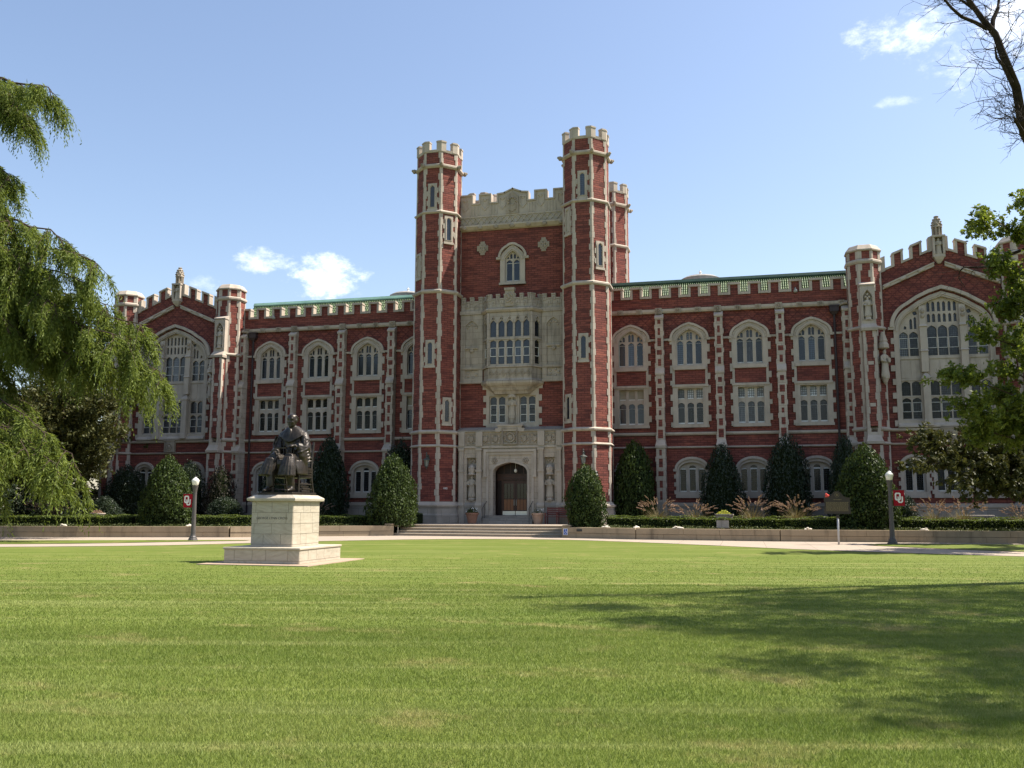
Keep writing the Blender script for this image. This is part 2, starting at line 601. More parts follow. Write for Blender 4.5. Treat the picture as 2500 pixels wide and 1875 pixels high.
def ellip(hw, zs, rise, n=12):
    return [(hw * math.cos(PI * i / n), zs + rise * math.sin(PI * i / n)) for i in range(n + 1)]


def opening(curve, zb):
    hw = curve[0][0]
    return [(-hw, zb), (hw, zb)] + curve


def shift(poly, du, dz=0.0):
    return [(p[0] + du, p[1] + dz) for p in poly]


def rect(u0, u1, z0, z1):
    return [(u0, z0), (u1, z0), (u1, z1), (u0, z1)]


def light(u, hw, z0, z1, rise=None):
    return shift(opening(arch(hw, z1 - (rise or hw), (rise or hw), 3), z0), u)


def facet(ax, ay, ang, dist):
    """local frame on a wall face: x along it, -y out of it"""
    c, s = math.cos(ang), math.sin(ang)
    return Matrix(((c, -s, 0, ax + s * dist), (s, c, 0, ay - c * dist), (0, 0, 1, 0), (0, 0, 0, 1)))


def leaf_mesh(name, pts, size, m, flat=0.0, asp=.5, dirs=None, jit=.35):
    """one rhombic leaf per point"""
    n = len(pts)
    a = NP.normal(size=(n, 3)) if dirs is None else dirs + NP.normal(size=(n, 3)) * jit
    a /= np.linalg.norm(a, axis=1, keepdims=True) + 1e-9
    b = NP.normal(size=(n, 3))
    b[:, 2] *= (1 - flat)
    b -= a * (a * b).sum(1, keepdims=True)
    b /= np.linalg.norm(b, axis=1, keepdims=True) + 1e-9
    s = (size * (0.65 + .7 * NP.random(n)))[:, None]
    v = np.empty((n, 4, 3))
    v[:, 0] = pts - a * s * .5
    v[:, 1] = pts + b * s * asp * .5
    v[:, 2] = pts + a * s * .5
    v[:, 3] = pts - b * s * asp * .5
    return quads(name, v.reshape(-1, 3), 4, m)


def quads(name, v, k, m):
    n = len(v) // k
    me = bpy.data.meshes.new(name)
    me.vertices.add(len(v))
    me.vertices.foreach_set('co', np.ascontiguousarray(v, dtype=np.float32).ravel())
    me.loops.add(len(v))
    me.loops.foreach_set('vertex_index', np.arange(len(v), dtype=np.int32))
    me.polygons.add(n)
    me.polygons.foreach_set('loop_start', np.arange(0, len(v), k, dtype=np.int32))
    try:
        me.polygons.foreach_set('loop_total', np.full(n, k, dtype=np.int32))
    except Exception:
        pass
    me.update(calc_edges=True)
    me.materials.append(M[m])
    return me


def inside(px, py, poly):
    c = np.zeros(len(px), bool)
    n = len(poly)
    for i in range(n):
        x1, y1 = poly[i]
        x2, y2 = poly[(i + 1) % n]
        k = ((y1 > py) != (y2 > py)) & (px < (x2 - x1) * (py - y1) / ((y2 - y1) if y2 != y1 else 1e-9) + x1)
        c ^= k
    return c


# ------------------------------------------------------------------ ground, paths, terrace
def sheet(name, poly, z, m, thick=0.0):
    mb = MB()
    if thick:
        mb.prism(poly, z - thick, z)
    else:
        mb.add([(p[0], p[1], z) for p in poly], [tuple(range(len(poly)))])
    return structure(mb.build(name, m))


def smooth_line(p, k=3):
    for _ in range(k):
        q = [p[0]]
        for a, b in zip(p[:-1], p[1:]):
            q += [(a[0] * .75 + b[0] * .25, a[1] * .75 + b[1] * .25), (a[0] * .25 + b[0] * .75, a[1] * .25 + b[1] * .75)]
        p = q + [p[-1]]
    return p


sheet('ground', [(-900, -900), (900, -900), (900, 900), (-900, 900)], 0.0, 'lawn')
WALL_L = [(-4.9, -10.6), (-8.4, -12.9), (-12.0, -15.9), (-24.0, -19.4), (-45.0, -24.0)]
WALL_R = [(4.95, -11.0), (9.0, -12.3), (16.0, -12.9), (24.0, -12.2), (45.0, -11.2)]
# path along the foot of the wall, then the curved path round the lawn
lawn_edge = smooth_line([(-40, -38), (-20.0, -31.5), (-14.3, -28.9), (-9.3, -26.0), (-7.2, -22.6), (-5.1, -19.3), (-3.0, -17.0), (-.8, -15.0), (2.7, -13.7), (5.9, -13.9), (8.8, -15.6), (12.3, -18.0), (15.8, -21.2), (20.2, -23.6), (26, -25.6), (45, -31)], 2)
back = [(45, -11.0)] + list(reversed(WALL_R))[1:] + [(4.9, -9.7), (-4.9, -9.7)] + WALL_L
path_poly = lawn_edge + back
sheet('path', path_poly, 0.012, 'concrete')
strip_l = smooth_line([(-40, -30.5), (-24, -25.2), (-16, -22.2), (-10, -19.8), (-8.6, -19.6)], 1) + smooth_line([(-8.6, -20.3), (-10.4, -21.9), (-13, -25.0), (-16.5, -27.0), (-40, -35.5)], 1)
strip_r = smooth_line([(19.6, -16.0), (20.4, -15.0), (27, -13.9), (45, -13.2)], 1) + smooth_line([(45, -27), (26, -22.4), (22.1, -19.8), (19.8, -17.2)], 1)
sheet('grass_verge', strip_l, 0.030, 'lawn')
sheet('grass_verge', strip_r, 0.030, 'lawn')
bed_l = WALL_L + [(-45, 2), (-4.9, 2)]
bed_r = WALL_R + [(45, 2), (4.95, 2)]
sheet('planting_bed', bed_l, 0.50, 'soil', .45)
sheet('planting_bed', bed_r, 0.50, 'soil', .45)
sheet('terrace', [(-4.9, -9.0), (4.95, -9.0), (4.95, -1), (-4.9, -1)], 0.60, 'concrete', .6)
sheet('terrace', [(4.95, -5.6), (7.5, -5.6), (7.5, -3.6), (4.95, -3.6)], 0.60, 'concrete', .6)

# broad steps up to the terrace
st = thing('steps', 'broad pale stone steps rising from the path to the entrance terrace', 'steps', (0, -9.6, 0))
for i in range(4):
    y0 = -10.55 + .46 * i
    MB().box(-4.88, 4.93, y0 + .03 + 9.6, -9.0 + 9.6 - .003, .15 * i + .001, .15 * i + .105).build('riser', 'riser_stone', st)
    MB().box(-4.89, 4.94, y0 + 9.6, -9.0 + 9.6 - .004 + (.25 if i == 3 else 0), .15 * i + .106, .15 * i + .151 + (.006 if i == 3 else 0)).build('tread', 'tread_stone', st, bevel=.012)
for sx in (-4.72,):
    rl = thing('handrail', 'thin steel handrail sloping down beside the left end of the broad steps', 'handrail', (sx, -9.9, 0))
    MB().tube([(0, -.5, 1.0), (0, -.35, 1.08), (0, .95, 1.75), (0, 1.25, 1.75)], .025, 8).build('rail', 'steel', rl, smooth=True)
    MB().tube([(0, -.42, .15), (0, -.42, 1.05)], .022, 8).build('post', 'steel', rl)
    MB().tube([(0, 1.1, .55), (0, 1.1, 1.74)], .022, 8).build('post', 'steel', rl)

# garden retaining walls: every stone its own piece
stone_me = MB().box(-.5, .5, -.18, .18, 0, 1).mesh('stone')
stone_me.materials.append(M['wall_stone'])


def retaining(line, label, flip):
    root = thing('retaining_wall', label, 'garden wall', (line[0][0], line[0][1], 0))
    x0, y0 = line[0]
    segs = [(Vector(a), Vector(b)) for a, b in zip(line[:-1], line[1:])]
    for course, (z, h) in enumerate(((0.0, .27), (.285, .285))):
        for a, b in segs:
            L = (b - a).length
            d = (b - a) / L
            n = max(1, round(L / (1.75 if course else 1.55)))
            cuts = [0] + sorted((i + (.5 if course else 0) * (0 if n == 1 else .6) + RND.uniform(-.18, .18)) * L / n for i in range(1, n)) + [L]
            for c0, c1 in zip(cuts[:-1], cuts[1:]):
                m = a + d * (c0 + c1) / 2
                s = obj('stone', stone_me, None, root, (m.x - x0, m.y - y0, z))
                s.rotation_euler = (0, 0, math.atan2(d.y, d.x))
                s.scale = (c1 - c0 - .012, 1.0 + .12 * course + RND.uniform(-.015, .015), h)
    return root


wl = retaining(WALL_L, 'low two-course stone garden wall running left from the steps', True)
wr = retaining(WALL_R, 'low two-course stone garden wall running right from the steps', False)
for sx, par, x0, lab in ((-1, wl, -4.9, ''), (1, wr, 4.95, '')):
    L0 = WALL_L[0] if sx < 0 else WALL_R[0]
    MB().box((-.38 if sx < 0 else -.0), (.0 if sx < 0 else .38), -.2, 2.2, 0, .60).build('end_pier', 'wall_stone', par, (0, 0, 0), bevel=.015)
    MB().box(-.42 if sx < 0 else -.03, .03 if sx < 0 else .42, -.24, 2.24, .603, .68).build('cap_stone', 'wall_stone', par, bevel=.015)

# ------------------------------------------------------------------ the library
LIB = thing('library_building', 'long red brick and limestone gothic library with twin octagonal entrance towers', 'building')
A0, P0 = 7.405, 3.786
BAYS = [s * (A0 + i * P0) for s in (-1, 1) for i in range(4)]
BUTS = [s * (A0 + (i + .5) * P0) for s in (-1, 1) for i in range(3)]
GC, GT, GTY = 26.3, 21.96, -.39

up_open = lambda e=0.0: opening(arch(.80 + e, 12.30, .80 + e), 10.74 - e)
lo_open = lambda e=0.0: rect(-.80 - e, .80 + e, 6.93 - e, 9.24 + e)
bt_open = lambda e=0.0: opening(ellip(.84 + e, 3.98, .52 + e), 2.60 - e)

# wing walls (holes behind the stone surrounds)
for s in (-1, 1):
    a, b = (5.2, 21.6) if s > 0 else (-21.6, -5.2)
    holes = []
    for u in BAYS:
        if (u > 0) == (s > 0):
            holes += [shift(opening(arch(.98, 12.36, .95), 6.8), u), shift(bt_open(.1), u)]
    MB().plate(rect(a, b, .45, 14.3), holes, 0.0, .35).build('wall', 'wing_brick', LIB)
    MB().box(a, b, 0.0, .35, 14.303, 15.25).build('wall', 'brick', LIB)
    MB().box(a, b, 1.2, 1.3, .45, 14.2).build('inner_wall', 'tile_shadow', LIB)

# --- one bay of windows, copied to the eight bays
def make_bay():
    mb = MB()
    head = arch(1.12, 12.42, 1.02)
    outer = [(-1.12, 6.70), (1.12, 6.70)] + head
    mb.plate(outer, [up_open(), rect(-.97, .97, 9.50, 10.44), lo_open()], -.09, .34)
    o = mb.build('window', 'limestone', LIB)
    # hood moulding over the arch, with its label stops
    hb = arch(1.25, 12.50, 1.06) + list(reversed(arch(1.10, 12.50, .91)))
    MB().plate(hb, [], -.20, -.04).box(-1.34, -1.1, -.18, -.02, 12.36, 12.52).box(1.1, 1.34, -.18, -.02, 12.36, 12.52).build('hood_mould', 'limestone', o)
    inner = arch(.97, 12.36, .93) + list(reversed(arch(.86, 12.36, .80)))
    MB().plate(inner, [], -.13, -.06).build('arch_roll', 'limestone', o)
    # the arch ring, stone by stone
    ro, ri = arch(1.10, 12.46, .95, 8), arch(.985, 12.40, .90, 8)
    n = len(ro) - 1
    for k in range(0, n, 2):
        e = min(k + 2, n)
        sh_ = lambda p, q, w_: (p[0] + (q[0] - p[0]) * w_, p[1] + (q[1] - p[1]) * w_)
        a_, b_ = ro[k:e + 1], ri[k:e + 1]
        a_[0], b_[0] = sh_(a_[0], a_[1], .10), sh_(b_[0], b_[1], .10)
        a_[-1], b_[-1] = sh_(a_[-1], a_[-2], .10), sh_(b_[-1], b_[-2], .10)
        MB().plate(a_ + list(reversed(b_)), [], -.118, -.085).build('voussoir', 'limestone', o)
    # toothed jamb stones
    q = MB()
    z = 6.75
    k = 0
    while z < 12.2:
        h = .30 + .1 * ((k * 7) % 3)
        for sx in (-1, 1):
            if (k + (sx > 0)) % 2 == 0:
                x = sorted((sx * 1.121, sx * (1.26 + .03 * (k % 2))))
                q.box(x[0], x[1], -.088, .02, z, z + h)
        z += h + .05
        k += 1
    tag(q.build('jamb_stone', 'limestone', o), kind='stuff')
    MB().box(-1.05, 1.05, -.17, .1, 10.45, 10.66).add([(-.95, -.13, 10.66), (.95, -.13, 10.66), (.8, .2, 10.76), (-.8, .2, 10.76)], [(0, 1, 2, 3)]).build('sill', 'limestone', o)
    MB().box(-1.16, 1.16, -.14, .1, 6.70, 6.86).build('sill', 'limestone', o)
    MB().box(-1.16, 1.16, -.16, -.05, 9.33, 9.47).build('lintel_mould', 'limestone', o)
    MB().plate(rect(-.965, .965, 9.505, 10.435), [], -.05, .2).build('brick_panel', 'brick', o)
    # tracery and mullions of the upper window
    L = (-.595, 0.0, .575)
    holes = [light(u, .198, 10.82, 12.38, .2) for u in L]
    for u, zt in ((-.685, 12.60), (-.49, 12.79), (-.10, 12.96), (.10, 12.96), (.48, 12.79), (.675, 12.60)):
        holes.append(light(u, .080, 12.45, zt, .10))
    holes += [[(0, 12.99), (.05, 13.02), (0, 13.06), (-.05, 13.02)]]
    MB().plate(opening(arch(.83, 12.30, .83), 10.72), holes, .13, .27).build('tracery', 'limestone', o)
    for u in L:
        MB().plate(rect(u - .205, u + .205, 10.80, 12.42), [], .215, .225).build('pane', 'blue_glass', o)
    MB().plate(opening(arch(.80, 12.43, .62), 12.425), [], .215, .225).build('pane', 'grey_glass', o)
    for u in L:
        MB().plate(rect(u - .2, u + .2, 10.79, 12.2), [rect(u - .186, u + .186, 10.86, 12.19)], .175, .21).build('sash_frame', 'white_sash', o)
    # mullions of the lower window
    holes = [light(u, .205, 8.57, 9.22, .12) for u in L] + [light(u, .205, 6.96, 8.32, .15) for u in L]
    MB().plate(rect(-.83, .83, 6.9, 9.27), holes, .13, .27).build('mullions', 'limestone', o)
    for u in L:
        MB().plate(rect(u - .215, u + .215, 8.55, 9.24), [], .215, .225).build('pane', 'dark_glass', o)
    for u in L:
        MB().plate(rect(u - .215, u + .215, 6.95, 8.34), [], .215, .225).build('pane', 'dark_glass', o)
    for u in L:
        MB().plate(rect(u - .207, u + .207, 6.95, 8.0), [rect(u - .192, u + .192, 7.04, 7.99)], .17, .21).build('sash_frame', 'white_sash', o)
        MB().box(u - .19, u + .19, .16, .212, 8.56, 8.62).build('sash_sill', 'white_sash', o)
    return o


bay0 = make_bay()


def mat_over(o, m):
    """give one copy its own material without touching the shared mesh"""
    o.material_slots[0].link = 'OBJECT'
    o.material_slots[0].material = M[m]


SLOT = {ch.data.name: k for k, ch in enumerate(sorted([q for q in bay0.children if q.name.split('.')[0] == 'pane'], key=lambda q: q.name))}


def place_bays():
    roots = []
    for u in BAYS:
        o = dup(bay0, LIB) if roots else bay0
        o.location = (u, 0, 0)
        roots.append((u, o))
    for u, o in roots:
        panes = sorted([q for q in o.children if q.data.name in SLOT], key=lambda q: SLOT[q.data.name])
        i = round((abs(u) - A0) / P0)
        up3, head, top3, low3 = panes[0:3], panes[3], panes[4:7], panes[7:10]
        if i == 0:
            for p in top3:
                mat_over(p, 'louvre')
            for p in low3:
                mat_over(p, 'blue_glass')
        elif u > 0:
            for p in top3:
                mat_over(p, 'bright_glass')
            for p in low3:
                mat_over(p, 'grey_glass' if i > 1 else 'dark_glass')
            if i > 1:
                for p in up3[(0 if i == 2 else 2):]:
                    mat_over(p, 'grey_glass')
        elif i == 1:
            for p in top3 + low3:
                mat_over(p, 'grey_glass')


place_bays()


def make_bottom(L, hw, name='window'):
    curve = ellip(hw, 3.98, .52)
    outer = [(-hw - .18, 2.22), (hw + .18, 2.22)] + ellip(hw + .18, 4.0, .72)
    o = MB().plate(outer, [opening(ellip(hw, 3.98, .5), 2.58)], -.09, .33).build('window', 'limestone', LIB)
    hb = ellip(hw + .26, 4.03, .80) + list(reversed(ellip(hw + .12, 4.03, .64)))
    MB().plate(hb, [], -.2, -.04).box(-hw - .34, -hw - .1, -.18, -.02, 3.90, 4.06).box(hw + .1, hw + .34, -.18, -.02, 3.90, 4.06).build('hood_mould', 'limestone', o)
    MB().box(-hw - .2, hw + .2, -.16, .05, 2.22, 2.42).build('sill', 'limestone', o)
    q = MB()
    for k, z in enumerate((2.45, 2.95, 3.45)):
        for sx in (-1, 1):
            x = sorted((sx * (hw + .181), sx * (hw + .30)))
            q.box(x[0], x[1], -.088, .02, z + .2 * (sx > 0), z + .2 * (sx > 0) + .26)
    tag(q.build('jamb_stone', 'limestone', o), kind='stuff')
    MB().plate(opening(ellip(hw + .02, 3.98, .53), 2.55), [light(u, .205, 2.62, 4.30 if abs(u) < .4 else 4.13, .15) for u in L], .13, .27).build('mullions', 'limestone', o)
    for u in L:
        MB().plate(rect(u - .215, u + .215, 2.6, 4.33), [], .215, .225).build('pane', 'dark_glass', o)
        MB().plate(rect(u - .207, u + .207, 2.60, 4.11), [rect(u - .188, u + .188, 2.67, 4.03)], .160, .212).build('sash_frame', 'white_sash', o)
    return o


bot0 = make_bottom((-.575, .02, .575), .84)
for k, u in enumerate(BAYS):
    o = bot0 if k == 0 else dup(bot0, LIB)
    o.location = (u, 0, 0)

# --- string courses, cornice and plinth of the wings
for s in (-1, 1):
    a, b = sorted((s * 6.2, s * 21.4))

    def run(name, z0, z1, y, m='limestone', drip=.06):
        mb = MB()
        mb.loft([[(x, 0.02, z0), (x, -y + drip, z0), (x, -y, z0 + (z1 - z0) * .35), (x, -y, z1 - .03), (x, -.02, z1), (x, .02, z1)] for x in (a, b)])
        return mb.build(name, m, LIB)
    run('string_course', 6.21, 6.42, .16)
    run('string_course', 5.38, 5.51, .13)
    run('cornice', 14.23, 14.52, .22)
    run('plinth_moulding', 1.62, 1.93, .20)
    MB().box(a, b, -.16, .0, .45, 1.62).build('plinth', 'plinth_stone', LIB)
    MB().box(a, b, -.26, -.155, .45, 1.12).build('plinth', 'plinth_stone', LIB)
    # short strings from arch springing to buttress
    mb = MB()
    edges = sorted([u for u in BUTS if u * s > 0] + [s * 6.2, s * 20.9])
    for u in BAYS:
        if u * s > 0:
            for e in edges:
                if 1.4 < abs(e - u) < 2.2:
                    x = sorted((u + math.copysign(1.3, e - u), e))
                    mb.box(x[0], x[1], -.12, .01, 12.40, 12.53)
    mb.build('string_course', 'limestone', LIB)

# carved square blocks along the cornice
ros = MB().box(-.22, .22, -.30, -.1, 14.16, 14.56)
for k in range(8):
    ros.ball((.13 * math.cos(k * PI / 4), -.31, 14.36 + .13 * math.sin(k * PI / 4)), (.055, .05, .055), 6, 4)
ros.ball((0, -.32, 14.36), (.07, .06, .07), 6, 4)
ros_me = ros.mesh('rosette')
for s in (-1, 1):
    for k in range(12):
        u = s * (A0 - .65 + k * P0 / 3)
        if 6.4 < abs(u) < 21.0:
            o = obj('rosette', ros_me, 'carved_stone', LIB, (u - .02, 0, 0))
            if abs(abs(u) - min((abs(b) for b in BUTS), key=lambda q: abs(q - abs(u)))) > .2:
                o.scale = (.85, .9, .8)
                o.location.z = 14.36 * .2

# --- crenellated parapet: one merlon with its coping, repeated
def coping_boxes(w, gap, h, t=.15):
    """coping that climbs over one merlon and along the next crenel"""
    c = MB()
    c.box(-w / 2, w / 2, -.10, .40, h - t, h)
    c.box(-w / 2 - .03, w / 2 + .03, -.13, .43, h - t * .95, h - t * .6)
    c.box(-w / 2, -w / 2 + t, -.085, .39, 0, h - t - .001)
    c.box(w / 2 - t, w / 2, -.085, .39, 0, h - t - .001)
    c.box(w / 2 + .001, w / 2 + gap - .001, -.10, .40, -.0, t)
    return c


def merlon(w, gap, h, m='brick'):
    o = MB().box(-w / 2 + .1, w / 2 - .1, 0, .33, .0, h - .1).build('merlon', m, LIB)
    coping_boxes(w, gap, h).build('coping', 'limestone', o)
    MB().box(w / 2 - .05, w / 2 + gap + .05, .003, .33, -.1, .05).build('crenel_wall', m, o)
    return o


mer0 = None
for s in (-1, 1):
    for k in range(13):
        u = s * 6.78 + s * k * P0 / 3
        if abs(u) > 21.2:
            continue
        if mer0 is None:
            o = mer0 = merlon(.78, P0 / 3 - .78, .80)
        else:
            o = dup(mer0, LIB)
        o.location = (u - (.24 if s > 0 else .24), 0, 15.26)

# --- roof behind the parapet
for s in (-1, 1):
    a, b = sorted((s * 5.0, s * 21.2))
    MB().loft([[(x, .42, 15.1), (x, .46, 15.2), (x, 1.62, 16.60), (x, 1.7, 16.60), (x, 1.7, 15.1)] for x in (a, b)]).build('roof', 'tile_shadow', LIB)
    tl = MB()
    n = int((b - a) / .135)
    dz = (16.6 - 15.2) / 7
    dy = (1.62 - .46) / 7
    for r in range(7):
        for k in range(n):
            x = a + (k + .5 * (r % 2) * 0) * .135
            y, z = .46 + r * dy, 15.2 + r * dz
            j = RND.uniform(-.008, .008)
            tl.add([(x + .012, y - .05, z + .02 + j), (x + .065, y - .085, z + .05 + j), (x + .118, y - .05, z + .02 + j),
                    (x + .012, y + dy - .03, z + dz + .015), (x + .065, y + dy - .05, z + dz + .04), (x + .118, y + dy - .03, z + dz + .015),
                    (x + .012, y - .02, z - .01), (x + .118, y - .02, z - .01)],
                   [(0, 1, 4, 3), (1, 2, 5, 4), (0, 6, 7, 2, 1)])
    tag(tl.build('roof_tile', 'roof_tile', LIB), kind='stuff')
    MB().loft([[(x, 1.50, 16.58), (x, 1.48, 16.66), (x, 1.56, 16.84), (x, 3.2, 16.98), (x, 3.2, 16.6)] for x in (a, b)]).build('roof_ridge', 'copper' if s < 0 else 'dark_copper', LIB)
    MB().box(a, b, 3.0, 16.0, 14.0, 16.6).build('roof', 'zinc', LIB)
    # shallow ventilator dome with a white finial
    d = MB().lathe([(1.45, 16.5), (1.45, 18.52), (1.5, 18.55), (1.2, 18.72), (.75, 18.84), (.25, 18.9), (.05, 18.92)], 20, (s * 11.65, 9.0)).build('roof_dome', 'zinc', LIB, smooth=False)
    MB().lathe([(.26, 18.86), (.16, 18.98), (.08, 19.03), (.07, 19.10), (.13, 19.15), (.05, 19.2), (.03, 19.3)], 10, (s * 11.65, 9.0)).box(s * 11.65 - .1, s * 11.65 + .1, 8.98, 9.02, 19.19, 19.22).build('dome_finial', 'white_paint', d)

# --- stepped buttresses between the bays
def make_buttress():
    o = MB()
    st = [(.25, -.45, 10.5, 13.85), (.255, -.62, 5.8, 10.15), (.29, -.86, 1.9, 5.36)]
    for hw, y, z0, z1 in st:
        o.box(-hw, hw, y, .05, z0, z1)
    b = o.build('buttress', 'ashlar', LIB)
    MB().loft([[(x, .02, 13.8), (x, -.51, 13.8), (x, -.51, 13.92), (x, -.1, 14.2), (x, .02, 14.2)] for x in (-.28, .28)]).build('cap_stone', 'limestone', b)
    MB().loft([[(x, .02, 10.1), (x, -.68, 10.1), (x, -.68, 10.22), (x, -.44, 10.6), (x, .02, 10.6)] for x in (-.285, .285)]).build('weathering', 'limestone', b)
    MB().loft([[(x * k, .02, z) if 0 else (x * k, y, z) for x, y in ((-1, .02), (-1, yy), (1, yy), (1, .02))] for k, yy, z in ((.33, -.95, 5.36), (.34, -.97, 5.52), (.31, -.9, 5.6), (.27, -.64, 5.9))]).build('base_stone', 'limestone', b)
    MB().box(-.36, .36, -.98, .02, .45, 1.62).box(-.34, .34, -.93, .02, 1.62, 1.95).build('plinth', 'plinth_stone', b)
    p = MB()
    z, k = 10.75, 0
    for hw, y, z0, z1 in st:
        z = z0 + .2
        while z < z1 - .35:
            h = (.45, .32, .55)[k % 3]
            wd = (.10, .15, .12, .07)[k % 4]
            p.box(-wd - .02 * (k % 2), wd, y - .004, y + .1, z, min(z + h, z1 - .1))
            z += h + (.28, .20, .24)[(k * 5) % 3]
            k += 1
    tag(p.build('brick_inset', 'brick', b), kind='stuff')
    q = MB()
    for hw, y, z0, z1 in st[:3]:
        z = z0 + .1
        k = 0
        while z < z1 - .4:
            for sx in (-1, 1):
                if (k + (sx > 0)) % 3 == 0:
                    x = sorted((sx * hw, sx * (hw + .05)))
                    q.box(x[0], x[1], y - .003, y + .28, z, z + .3)
            z += .42
            k += 1
    tag(q.build('quoin_stone', 'limestone', b), kind='stuff')
    return b


but0 = make_buttress()
for k, u in enumerate(BUTS):
    o = but0 if k == 0 else dup(but0, LIB)
    o.location = (u + (.0), 0, 0)
for s in (-1, 1):
    # half-hidden corner buttress that leans on the gable turret
    o = dup(but0, LIB)
    o.location = (s * 20.85, -.05, 0)
    # rain hopper and downpipe
    p = MB().tube([(s * 20.16, -.14, 13.8), (s * 20.16, -.14, .6)], .075, 8).build('downpipe', 'pipe', LIB)
    MB().loft([[(s * 20.16 + sx * r, -.14 + sy * r * .7, z) for sx, sy in ((-1, -1), (1, -1), (1, 1), (-1, 1))] for r, z in ((.12, 13.62), (.24, 13.8), (.27, 13.82), (.27, 14.12), (.31, 14.14), (.31, 14.22))]).build('rain_hopper', 'pipe', p)
    MB().tube([(s * 20.2, -.2, 14.12), (s * 20.75, -.3, 14.3), (s * 20.95, -.5, 14.28)], .09, 6).build('gargoyle', 'carved_stone', LIB)
    MB().lathe([(.05, 15.15), (.12, 15.2), (.13, 15.3), (.05, 15.42), (.03, 15.5)], 8, (s * (17.9 if s > 0 else 18.6), -.12)).build('floodlight', 'frost', LIB)

# ------------------------------------------------------------------ gabled end pavilions
def statue_mesh():
    """a small robed stone figure for the niches, one carved surface, 1 m tall"""
    mb = MB()
    n = 10
    prof = [(0, .17, .13), (.06, .18, .14), (.3, .145, .115), (.52, .135, .10), (.66, .15, .11), (.76, .175, .11), (.81, .15, .10), (.845, .06, .06), (.87, .055, .06)]
    mb.loft([[(a * math.cos(2 * PI * i / n) * (1 + .07 * ((i % 2) and z < .6)), b * math.sin(2 * PI * i / n), z) for i in range(n)] for z, a, b in prof])
    mb.ball((0, -.01, .925), (.062, .07, .085), 8, 6)
    mb.tube([(-.16, -.01, .76), (-.20, -.04, .60), (-.08, -.14, .56)], [.06, .055, .035], 6)
    mb.tube([(.16, -.01, .76), (.20, -.04, .58), (.07, -.15, .66)], [.06, .055, .035], 6)
    mb.box(-.02, .10, -.20, -.15, .55, .70)
    return mb.mesh('niche_statue')


ST_ME = statue_mesh()
ST_ME.materials.append(M['statue_stone'])


def niche_figure(parent, loc, h, rz=0.0):
    o = obj('niche_statue', ST_ME, None, parent, loc)
    o.scale = (h * 1.05, h * .9, h)
    o.rotation_euler = (0, 0, rz)
    return o


